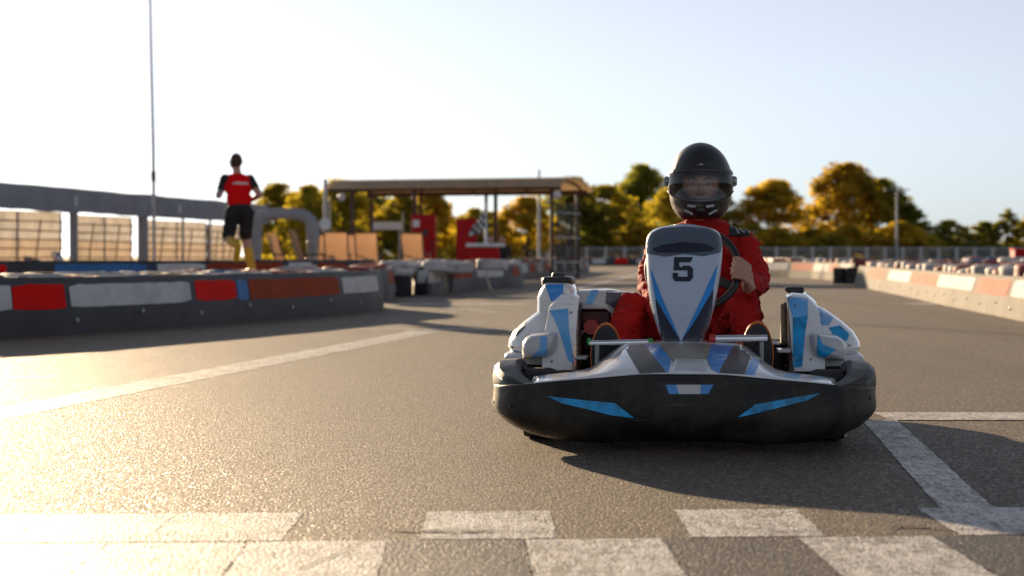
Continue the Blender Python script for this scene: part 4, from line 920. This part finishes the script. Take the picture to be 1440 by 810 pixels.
# ------------------------------------------------------------------ chairs
def chair(loc, rz, label):
    r = empty('garden_chair', loc, rz); tag(r, label, 'chair', 'tan garden chairs')
    def slab(name, a, b, w, m, sagd=.03):
        rings = []
        for i in range(9):
            t = i / 8; p = Vector(a).lerp(Vector(b), t); nrm = (Vector(b) - Vector(a)).cross(Vector((1, 0, 0))).normalized(); p = p + nrm * sagd * math.sin(math.pi * t)
            rings.append([p + Vector((-w / 2, 0, 0)), p + Vector((w / 2, 0, 0)), p + Vector((w / 2, 0, 0)) + nrm * .012, p + Vector((-w / 2, 0, 0)) + nrm * .012])
        MB().loft(rings).build(name, m, r)
    slab('seat', (0, -.28, .46), (0, .20, .40), .46, M['sling']); slab('backrest', (0, .20, .40), (0, .46, 1.12), .46, M['sling'])
    for s in (-1, 1):
        x = s * .25
        MB().tube([(x, -.36, 0), (x, -.30, .45), (x, .20, .40), (x, .48, 1.16)], .016).build('side_frame', M['wood'], r)
        MB().tube([(x, .42, 0), (x, .14, .42)], .016).build('leg', M['wood'], r)
        MB().tube([(x, -.33, .66), (x, .32, .66)], .02).build('armrest', M['wood'], r); MB().tube([(x, -.31, .42), (x, -.31, .66)], .014).build('arm_post', M['wood'], r)
    MB().tube([(-.25, .48, 1.16), (.25, .48, 1.16)], .016).build('top_rail', M['wood'], r)
    return r
for px, d, rz, lb in ((475, 40, 180, 'tan sling chair with its back to the track next to the slim pole'), (519, 41, 176, 'tan sling chair with its back to the track beside the parked kart'),
                      (586, 42, 168, 'tan sling chair standing alone between the parked kart and the red cabinet'), (441, 40, 115, 'tan sling chair turned sideways next to the inflatable arch leg'),
                      (408, 42, 70, 'tan sling chair half turned under the inflatable arch'), (493, 44, 20, 'tan sling chair facing the track behind the other chairs'), (456, 44, 350, 'tan sling chair facing the track behind the lamp pole')):
    p = at(px, d); chair((p.x, p.y, .06), R(rz - 180 + 180), lb)
dk = mk('paddock_slab', [at(330, 33.6) + Vector((0, 0, z)) for z in (.06,)] + [at(600, 40) + Vector((0, 0, .06)), at(640, 66) + Vector((0, 0, .06)), at(300, 66) + Vector((0, 0, .06))], [(0, 1, 2, 3)], M['belt_light'], smooth=False, solid=.06); tag(dk, kind='structure')
# ------------------------------------------------------------------ shelter
FL, FR = Vector((-5.52, 57, 0)), Vector((1.26, 55, 0)); dx = (FR - FL).normalized(); dy = Vector((-dx.y, dx.x, 0)); LX = (FR - FL).length
sh = empty('shelter', FL); tag(sh, 'open shelter with beige curved roof on thin brown steel posts', 'shelter')
prof = [(-.35, 2.78), (-.1, 2.90), (.4, 3.02), (1.2, 3.08), (2.2, 3.04), (3.0, 2.92), (3.6, 2.74)]
ns = 7
for k in range(ns):
    a, b = LX * k / ns - (.15 if k == 0 else 0) + .012, LX * (k + 1) / ns + (.3 if k == ns - 1 else 0) - .012; rings = []
    for s in (a, b): rings.append([dx * s + dy * y + Vector((0, 0, z)) for y, z in prof] + [dx * s + dy * y + Vector((0, 0, z - .05)) for y, z in prof[::-1]])
    MB().loft(rings).build('roof_sheet', M['roof'], sh, smooth=False)
for y, z in ((.0, 2.72), (3.2, 2.68)): MB().bar(dx * -.1 + dy * y + Vector((0, 0, z)), dx * (LX + .2) + dy * y + Vector((0, 0, z)), .1, .14).build('beam', M['brown_steel'], sh)
for k in range(5):
    s = LX * k / 4; MB().tube([dx * s + dy * y + Vector((0, 0, z - .10)) for y, z in prof], .04, 6).build('rib', M['brown_steel'], sh)
for i, px in enumerate((495, 583, 697, 776)):
    a = (px - 720) / FPX; s = (a * FL.y - FL.x) / (dx.x - a * dx.y); s = max(.1, min(LX - .05, s))
    MB().bar(dx * s, dx * s + Vector((0, 0, 2.72)), .12).build('post', M['brown_steel'], sh)
    s2 = (.05, 1.75, 3.95, LX - .12)[i]
    MB().bar(dx * s2 + dy * 3.2, dx * s2 + dy * 3.2 + Vector((0, 0, 2.7)), .11).build('post', M['brown_steel'], sh)
for s, nm in ((.35, 'lamp_globe'), (LX + .12, 'lamp_globe')):
    MB().lathe([(0, -.14), (.08, -.11), (.13, 0), (.08, .11), (0, .14)], 14, dx * s + Vector((0, 0, 2.50)) - dy * .15).build(nm, M['white'], sh)
for k in range(3):
    MB().bar(dx * LX + dy * (.2 + 1.0 * k) + Vector((0, 0, 1.25)), dx * LX + dy * (1.1 + 1.0 * k) + Vector((0, 0, 1.25)), .015, 2.1).build('side_pane', M['pane'], sh)
    MB().bar(dx * LX + dy * .1 + Vector((0, 0, .5 + .75 * k)), dx * LX + dy * 3.1 + Vector((0, 0, .5 + .75 * k)), .03).build('side_rail', M['galv'], sh)
# things below the shelter
def cabinet(px, d, w, h, label, extra):
    r = empty('red_cabinet', at(px, d)); tag(r, label, 'cabinet', 'red cabinets under the shelter')
    MB().box((0, .35, h / 2 + .04), (w, .7, h - .08)).build('case', M['cab_red'], r, bevel=.02)
    MB().box((0, -.02, h / 2 + .05), (w - .06, .035, h - .2)).build('door', M['cab_red'], r, bevel=.01)
    MB().box((w * .38, -.06, h * .5), (.03, .04, .35)).build('handle', M['black'], r)
    for s in (-1, 1): MB().box((s * w * .42, .35, .02), (.06, .6, .04)).build('foot', M['black'], r)
    if extra:
        MB().box((-w * .28, -.042, h * .86), (.18, .008, .2)).build('notice', M['white'], r); MB().box((w * .1, -.042, h * .72), (.13, .01, .2)).build('display', M['black'], r)
cabinet(595, 53, .70, 1.88, 'tall red metal cabinet with white notice and dark display under the shelter', True)
cabinet(656, 52, .58, 1.74, 'plain red metal cabinet behind the chequered flag', False)
sg = empty('notice_board', at(544, 62)); tag(sg, 'white notice board fixed low between shelter posts', 'board')
MB().box((0, 0, 1.70), (1.0, .03, .26)).build('panel', M['white'], sg); 
for s in (-1, 1): MB().bar((s * .42, .04, 0), (s * .42, .04, 1.8), .05).build('post', M['galv'], sg)
# flag stand
fs = empty('flag_stand', at(683, 47)); tag(fs, 'round-topped white stand with red base carrying a pole near the red cabinet', 'stand')
MB().box((0, 0, .96), (1.0, .6, .10)).build('table_top', M['white'], fs, bevel=.03); MB().box((-.05, 0, .48), (.7, .45, .86)).build('base', M['cab_red'], fs, bevel=.02)
MB().tube([(0, 0, 1.0), (0, 0, 2.05)], [.05, .02], 10).build('pole', M['white'], fs)
fl = empty('chequered_flag', at(680, 46.9) + Vector((0, 0, 1.05))); tag(fl, 'black and white chequered flag hanging from the white pole', 'flag')
n1, n2 = 24, 18
def fp(i, j):
    a, b = i / n1, j / n2           # a: from the hoist outwards, b: down
    x = .05 - a * .52 * (.25 + .75 * b) - .03 * math.sin(b * 5); z = .90 - b * .62 - a * .26 * (1 - .5 * b) - .06 * a * a
    return Vector((x + .02 * math.sin(a * 9 + b * 4), .06 * math.sin(a * 8 + b * 3) + .03 * math.cos(b * 9), z))
for par, nm in ((0, 'flag_black'), (1, 'flag_white')):
    v = [fp(i, j) for i in range(n1 + 1) for j in range(n2 + 1)]; f = [(i * (n2 + 1) + j, i * (n2 + 1) + j + 1, (i + 1) * (n2 + 1) + j + 1, (i + 1) * (n2 + 1) + j) for i in range(n1) for j in range(n2) if ((i // 4 + j // 3) % 2) == par]
    mk('black_squares' if par == 0 else 'white_squares', v, f, M[nm], fl, solid=.004)
MB().tube([(.06, 0, .02), (.055, 0, .95)], .012, 8).build('flag_staff', M['white'], fl)
# poles
def pole(px, d, h, label, r=.06, arms=False, disc_=None):
    o = empty('lamp_pole', at(px, d)); tag(o, label, 'lamp pole'); MB().tube([(0, 0, 0), (0, 0, h)], [r, r * .7], 10).build('shaft', M['galv'], o); MB().box((0, 0, .02), (r * 5, r * 5, .04)).build('base_plate', M['galv'], o)
    if arms:
        for s in (-1, 1):
            MB().tube([(0, 0, h - .05), (s * .35, 0, h + .12), (s * .75, 0, h + .2)], .04).build('arm', M['galv'], o); MB().box((s * 1.0, 0, h + .2), (.62, .24, .12)).build('lamp_head', M['galv'], o, bevel=.03)
    if disc_: MB().lathe([(0, -.02), (disc_[1], -.02), (disc_[1], .02), (0, .02)], 20, (0, -.08, disc_[0]), 'y').build('round_sign', M['white'], o)
    return o
pole(457.5, 52, 2.85, 'slim grey pole with round white sign at the left end of the shelter', .075, disc_=(1.58, .17))
pole(758, 75, 4.2, 'plain grey pole seen through the shelter beside its glazed end', .07)
pole(1261, 190, 7.3, 'grey double-arm street lamp in front of the tall autumn trees', .12, True)
pole(464, 60, 2.6, 'thin dark green pole close to the left shelter post', .035)
pole(567, 60, 2.1, 'thin dark pole in front of the trees below the shelter roof', .03)
# red box far right and the blue-white rail in front of it
rb = empty('marshal_post', at(1440, 60)); tag(rb, 'small red marshal box standing beyond the tyres by the fence', 'box')
MB().box((0, 0, .45), (.75, .6, .86)).build('case', M['cab_red'], rb, bevel=.04); MB().box((0, 0, .90), (.8, .65, .05)).build('lid', M['pan_red'], rb, bevel=.01)
rl_ = empty('guard_rail', at(1402, 62)); tag(rl_, 'low pale blue and white rail beside the red marshal box', 'rail')
for k in range(4): MB().box((-.75 + .45 * k, 0, .60), (.44, .1, .14)).build('rail_section', M['t_blue'] if k % 2 else M['t_white'], rl_, bevel=.01)
for s in (-.7, .7): MB().bar((s, .06, 0), (s, .06, .6), .06).build('post', M['galv'], rl_)
# ------------------------------------------------------------------ perimeter fence
def fence(x0, x1, d0, d1, n, label, h=1.66):
    r = empty('metal_fence', (x0, d0, 0)); tag(r, label, 'fence'); a = Vector((0, 0, 0)); b = Vector((x1 - x0, d1 - d0, 0))
    pst = MB().box((0, 0, h / 2), (.32, .16, h)).build('post', M['white_post'], r)
    for i in range(n + 1):
        if i == 0: o = pst
        else: o = pst.copy(); COL.objects.link(o); o.parent = r
        o.location = a.lerp(b, i / n)
    for z in (.25, h - .12): MB().bar(a + Vector((0, .02, z)), b + Vector((0, .02, z)), .05, .10).build('rail', M['galv'], r)
    m = MB(); k = n * 9
    for i in range(k): p = a.lerp(b, (i + .5) / k); m.bar(p + Vector((0, .0, .1)), p + Vector((0, 0, h - .05)), .05, .03)
    tag(m.build('pickets', M['galv'], r, smooth=False), kind='stuff')
fence(26.5, 60, 199, 201, 17, 'long metal picket fence with white posts behind the right-hand tyre barriers')
fence(4, 26.4, 200, 199, 11, 'metal picket fence with white posts behind the far end of the track')
fence(-14, 3.8, 200, 200, 9, 'metal picket fence seen through the open shelter')

# ------------------------------------------------------------------ trees
def leaf_quads(rng, centres, radii, per, size):
    C = np.repeat(centres, per, axis=0); Rr = np.repeat(radii, per, axis=0); n = len(C)
    u = rng.normal(size=(n, 3)); u /= np.linalg.norm(u, axis=1)[:, None]; rad = rng.random(n) ** .45
    p = C + u * (rad[:, None]) * Rr
    a = rng.normal(size=(n, 3)); a /= np.linalg.norm(a, axis=1)[:, None]; b = np.cross(a, rng.normal(size=(n, 3))); b /= np.linalg.norm(b, axis=1)[:, None]
    s = size * rng.uniform(.55, 1.25, n)[:, None]
    v = np.stack([p - a * s, p + b * s * .55, p + a * s, p - b * s * .55], axis=1).reshape(-1, 3); return v
def crown_mesh(name, seed, h, w, bottom, nclump, per, size, fill=.9):
    rng = np.random.default_rng(seed); cs = []; rs = []
    lobes = [(rng.uniform(-.5, .5) * w * .55, rng.uniform(-.5, .5) * w * .5, rng.uniform(.45, .85)) for _ in range(5)] + [(0, 0, .8)]
    while len(cs) < nclump:
        l = lobes[rng.integers(len(lobes))]; z = bottom + (h - bottom) * (np.clip(rng.normal(l[2], .17), .03, .97) if rng.random() < .6 else rng.uniform(.02, .9))
        t = (z - bottom) / (h - bottom); env = w * .5 * (math.sin(math.pi * min(1, .18 + t * .82)) ** .65) * fill
        a = rng.uniform(0, 6.283); r = env * math.sqrt(rng.random()); x, y = l[0] * (1 - t) * .6 + r * math.cos(a), l[1] * (1 - t) * .6 + r * math.sin(a)
        k = rng.uniform(.05, .125) * w; cs.append((x, y, z - .3 * k)); rs.append((k * 1.15, k * 1.15, k * .8))
    v = leaf_quads(rng, np.array(cs), np.array(rs), per, size); n = len(v) // 4
    me = bpy.data.meshes.new(name); me.vertices.add(len(v)); me.vertices.foreach_set('co', v.ravel()); me.loops.add(n * 4); me.loops.foreach_set('vertex_index', np.arange(n * 4))
    me.polygons.add(n); me.polygons.foreach_set('loop_start', np.arange(n) * 4); me.update(calc_edges=True); me.materials.append(M['lf_olive']); return me, cs
def trunk_mesh(name, seed, h, bottom, cs):
    rnd = random.Random(seed); m = MB(); r0 = h * .022 + .06
    top = Vector((rnd.uniform(-.3, .3), rnd.uniform(-.3, .3), h * .8)); mid = Vector((rnd.uniform(-.15, .15), rnd.uniform(-.15, .15), bottom + .2))
    m.tube([(0, 0, 0), mid * .5, mid, mid.lerp(top, .5), top], [r0 * 1.25, r0, r0 * .9, r0 * .5, r0 * .12], 8)
    for c in rnd.sample(cs, min(14, len(cs))):
        c = Vector(c); z = max(bottom * .8, min(c.z - .3, h * .75) * rnd.uniform(.6, .9)); t = max(0, (z - mid.z) / max(.1, top.z - mid.z)); a = mid.lerp(top, t) if z > mid.z else mid * (z / mid.z)
        m.tube([a, a.lerp(c, .5) + Vector((0, 0, .15)), c], [r0 * .35, r0 * .2, r0 * .06], 5)
    me = bpy.data.meshes.new(name); me.from_pydata([tuple(v) for v in m.v], [], m.f); me.polygons.foreach_set('use_smooth', [True] * len(me.polygons)); me.materials.append(M['bark']); return me
KINDS = []
for i, (h, w, bt, nc, per, sz) in enumerate(((10, 8.5, .5, 150, 110, .18), (10, 7, .4, 140, 110, .18), (10, 10, 1.0, 160, 110, .19), (10, 5.5, .8, 80, 110, .16), (10, 9, .1, 140, 110, .19))):
    me, cs = crown_mesh('crown', 11 + i, h, w, bt, nc, per, sz); KINDS.append((me, trunk_mesh('trunk', i, h, bt, cs)))
def tree(px, top, wpx, d, kind, leaf, label, group, name='tree'):
    p = at(px, d); h = CAM_H + (360 - top) * d / FPX; wm = wpx * 1.4 * d / FPX; kw = (8.5, 7, 10, 5.5, 9)[kind]
    r = empty(name, p, random.uniform(0, 6.28)); tag(r, label, 'tree' if name == 'tree' else 'bush', group); sc = (wm / kw, wm / kw, h / 10.2)
    for nm, me in (('crown', KINDS[kind][0]), ('trunk', KINDS[kind][1])):
        o = bpy.data.objects.new(nm, me); COL.objects.link(o); o.parent = r; o.scale = sc
        if nm == 'crown': o.material_slots[0].link = 'OBJECT'; o.material_slots[0].material = M['lf_' + leaf]
for a in ((415, 270, 60, 165, 0, 'gold', 'golden tree glimpsed through the inflatable arch'), (458, 268, 60, 170, 1, 'green', 'green tree close behind the tan chairs'), (500, 258, 60, 172, 4, 'olive', 'olive tree behind the left shelter corner'), (392, 255, 75, 150, 1, 'olive', 'green tree directly behind the running person'), (435, 258, 70, 140, 4, 'olive', 'olive tree above the inflatable arch'), (476, 250, 85, 150, 0, 'olive', 'yellowing tree behind the slim pole with the round sign'),
          (525, 262, 70, 160, 1, 'green', 'green tree seen through the left bay of the shelter'), (566, 268, 70, 150, 4, 'olive', 'olive tree behind the white notice board'), (605, 262, 65, 165, 0, 'gold', 'golden tree behind the tall red cabinet with the notice'),
          (652, 300, 50, 215, 3, 'green', 'low green tree in the open middle bay of the shelter'), (690, 296, 50, 220, 1, 'olive', 'low olive tree behind the chequered flag'), (742, 274, 75, 170, 0, 'gold', 'golden tree behind the right shelter posts'),
          (805, 246, 85, 210, 1, 'green', 'tall green tree at the glazed end of the shelter'), (852, 258, 95, 215, 4, 'olive', 'broad olive tree between shelter and driver'), (905, 228, 85, 250, 0, 'green', 'tallest dark green tree left of the helmet'),
          (948, 262, 80, 222, 2, 'olive', 'olive tree directly behind the helmet'), (1005, 262, 70, 225, 1, 'olive', 'green tree just right of the helmet above the shoulder'), (1088, 252, 98, 222, 2, 'gold', 'golden brown tree right of the driver'),
          (1190, 226, 112, 228, 0, 'orange', 'tallest rust and gold tree above the picket fence'), (1235, 248, 85, 232, 0, 'green', 'dark green tree behind the double-arm street lamp'), (1278, 285, 55, 226, 1, 'green', 'small green tree right of the double-arm street lamp'),
          (1334, 308, 60, 226, 4, 'green', 'small round green tree standing apart above the fence'), (1384, 310, 44, 226, 1, 'green', 'small green tree left of a taller pointed one at the fence'), (1416, 291, 40, 224, 3, 'green', 'pointed green tree near the end of the fence'), (1447, 300, 45, 224, 1, 'olive', 'olive tree at the marshal box end of the fence')):
    tree(*a, 'trees behind the track')
for i, px in enumerate(range(360, 720, 26)): tree(px + random.uniform(-8, 8), random.uniform(285, 318), 58, 175 + (i % 3) * 8, 4, ('olive', 'green', 'gold')[i % 3], '%s bush in the hedge behind the canopy and shelter' % ('olive', 'green', 'golden')[i % 3], '%s bushes behind the shelter' % ('olive', 'green', 'golden')[i % 3], 'bush')
for i, px in enumerate(range(722, 1310, 30)): tree(px + random.uniform(-10, 10), random.uniform(308, 330), random.uniform(58, 80), 208 + (i % 3) * 4, 4, ('gold', 'olive', 'gold', 'olive')[i % 4], '%s bush in the hedge right behind the picket fence' % ('golden', 'olive', 'golden', 'olive')[i % 4], '%s bushes behind the fence' % ('golden', 'olive', 'golden', 'olive')[i % 4], 'bush')
for i, px in enumerate(range(1310, 1470, 30)): tree(px, random.uniform(338, 345), 50, 215, 4, 'green', 'low green bush peeping over the fence between the small trees', 'low bushes at the fence end', 'bush')

for i, px in enumerate(range(640, 1460, 34)): tree(px, random.uniform(333, 342), 62, 238, 4, ('olive', 'green')[i % 2], '%s bush in the back row of the hedge beyond the fence' % ('olive', 'green')[i % 2], '%s bushes in the back row' % ('olive', 'green')[i % 2], 'bush')
# ------------------------------------------------------------------ running person on the tyre stacks
rp = empty('person', at(337, 26.2) + Vector((0, 0, .44))); rp.rotation_euler = (0, 0, R(28)); rp.scale = (1.12, 1.1, 1)
tag(rp, 'person in red vest, black shorts and yellow boots running along the tyre stacks, back turned', 'person')
P = []; VE, BL, SK2, YE, GC, HA = 0, 1, 2, 3, 4, 5
# faces +y; left is -x. pelvis height ~.88 on a 1.72 m body, leaning forward
pel = Vector((0, 0, .90)); chest = Vector((-.01, .07, 1.24)); nk = Vector((0, .11, 1.44))
P += [('e', tuple(pel), (.165, .12, .12), BL), ('e', (0, .02, 1.04), (.168, .115, .16), VE), ('e', (0, .06, 1.22), (.180, .125, .17), VE), ('e', (0, .08, 1.35), (.175, .095, .07), VE)]
cap_((0, .09, 1.38), .058, (0, .115, 1.49), .05, SK2)
P += [('e', (0, .135, 1.60), (.078, .098, .115), HA), ('e', (0, .165, 1.575), (.072, .09, .10), SK2)]
for s in (-1, 1): P.append(('e', (s * .08, .135, 1.585), (.012, .018, .028), SK2))
P.append(('e', (0, .258, 1.575), (.014, .016, .018), SK2))
for s, el, wr in ((1, (.235, -.09, 1.11), (.20, .14, 1.04)), (-1, (-.225, .15, 1.10), (-.13, .36, 1.20))):
    shd = Vector((s * .165, .08, 1.35)); chain([(shd, .060), (shd.lerp(Vector(el), .55), .054)], BL); chain([(shd.lerp(Vector(el), .55), .048), (el, .043)], SK2 if s > 0 else GC)
    chain([(el, .042), (wr, .030)], SK2 if s > 0 else GC); w_ = Vector(wr); dd = (w_ - Vector(el)).normalized()
    side_ = dd.cross(Vector((1, 0, 0))).normalized()
    chain([(w_, .026), (w_ + dd * .07, .034)], SK2)
    for i in range(4): b0 = w_ + dd * .085 + side_ * (i - 1.5) * .021; chain([(b0, .010), (b0 + dd * .035 + Vector((-s * .008, 0, 0)), .009), (b0 + dd * .055 + Vector((-s * .026, 0, 0)), .008)], SK2)
    chain([(w_ + dd * .03, .013), (w_ + dd * .055 + side_ * .048, .010), (w_ + dd * .085 + side_ * .05, .008)], SK2)
for s, kn, an, tl in ((1, (.12, .12, .50), (.15, -.03, .09), 1), (-1, (-.11, .13, .49), (-.13, -.27, .40), 0)):
    hp = Vector((s * .09, 0, .86)); kn, an = Vector(kn), Vector(an); chain([(hp, .10), (hp.lerp(kn, .85), .086)], BL); chain([(hp.lerp(kn, .7), .07), (kn, .058)], SK2)
    chain([(kn, .056), (kn.lerp(an, .35), .060), (kn.lerp(an, .6), .052)], SK2); chain([(kn.lerp(an, .45), .064), (kn.lerp(an, .6), .062), (an, .05)], YE)
    fd = Vector((0, .93, -.1)) if tl else Vector((0, .35, -.85)); fd.normalize()
    hl = an + Vector((0, -.03, -.045)) if tl else an + Vector((0, -.05, -.01)); chain([(an, .046), (hl, .042), (hl + fd * .13, .045), (hl + fd * .22, .034)], YE)
def recol2(c, idx):
    k = (idx == VE) & (np.abs(c[:, 2] - 1.275) < .012) & (c[:, 1] < .05) & (np.abs(c[:, 0]) < .10); idx[k] = 6; return idx
make_body('body', P, .011, [M['vest'], M['flag_black'], M['skin'], M['yellow'], M['grey_cloth'], M['hair'], M['white']], rp, 3, .012, (0, 1), recol2)
# tyre stack under the runner
for k in range(2):
    for q in ((337, 26.3), (318, 26.6), (356, 26.0)):
        p = at(*q); tyre(CAR, (p.x, p.y, .21 * k + .0), 'red', 'red painted tyre in the stacks under the running person', 'red tyres under the runner')
# two seated people beyond the flag stand
for px, d, mt, lb in ((690, 50, 'sling', 'person with fair hair seated under the shelter beside the flag pole'), (706, 50.5, 'hair', 'person in dark clothing seated at the shelter post')):
    r = empty('person', at(px, d) + Vector((0, 0, 0))); tag(r, lb, 'person'); P = []
    P += [('e', (0, 0, .52), (.17, .14, .12), 0), ('e', (0, .0, .78), (.17, .11, .22), 0), ('e', (0, -.02, 1.10), (.078, .095, .115), 1)]; cap_((0, 0, .95), .05, (0, -.01, 1.05), .048, 1); P.append(('e', (0, .015, 1.13), (.082, .095, .105), 2))
    for s in (-1, 1):
        chain([((s * .18, 0, .90), .055), ((s * .23, -.05, .64), .045), ((s * .14, -.25, .58), .034), ((s * .12, -.33, .56), .03)], 0); chain([((s * .09, 0, .50), .085), ((s * .11, -.42, .50), .06), ((s * .11, -.44, .10), .045), ((s * .11, -.56, .05), .04)], 3)
    make_body('body', P, .016, [M['suit_black'] if mt == 'hair' else M['cab_red'], M['skin'], M['hair'] if mt == 'hair' else M['wood'], M['navy']], r, 3)
    b = empty('bench', at(px, d) ); tag(b, 'low wooden bench under the %s' % lb.replace('person', 'person', 1)[:46].rsplit(' ', 1)[0] if False else ('low wooden bench carrying the fair-haired seated person' if mt == 'sling' else 'low wooden bench carrying the seated person in dark clothing'), 'bench')
    MB().box((0, .05, .40), (.62, .36, .04)).build('seat', M['wood'], b); 
    for s in (-1, 1): MB().box((s * .27, .05, .19), (.05, .32, .38)).build('leg', M['wood'], b)
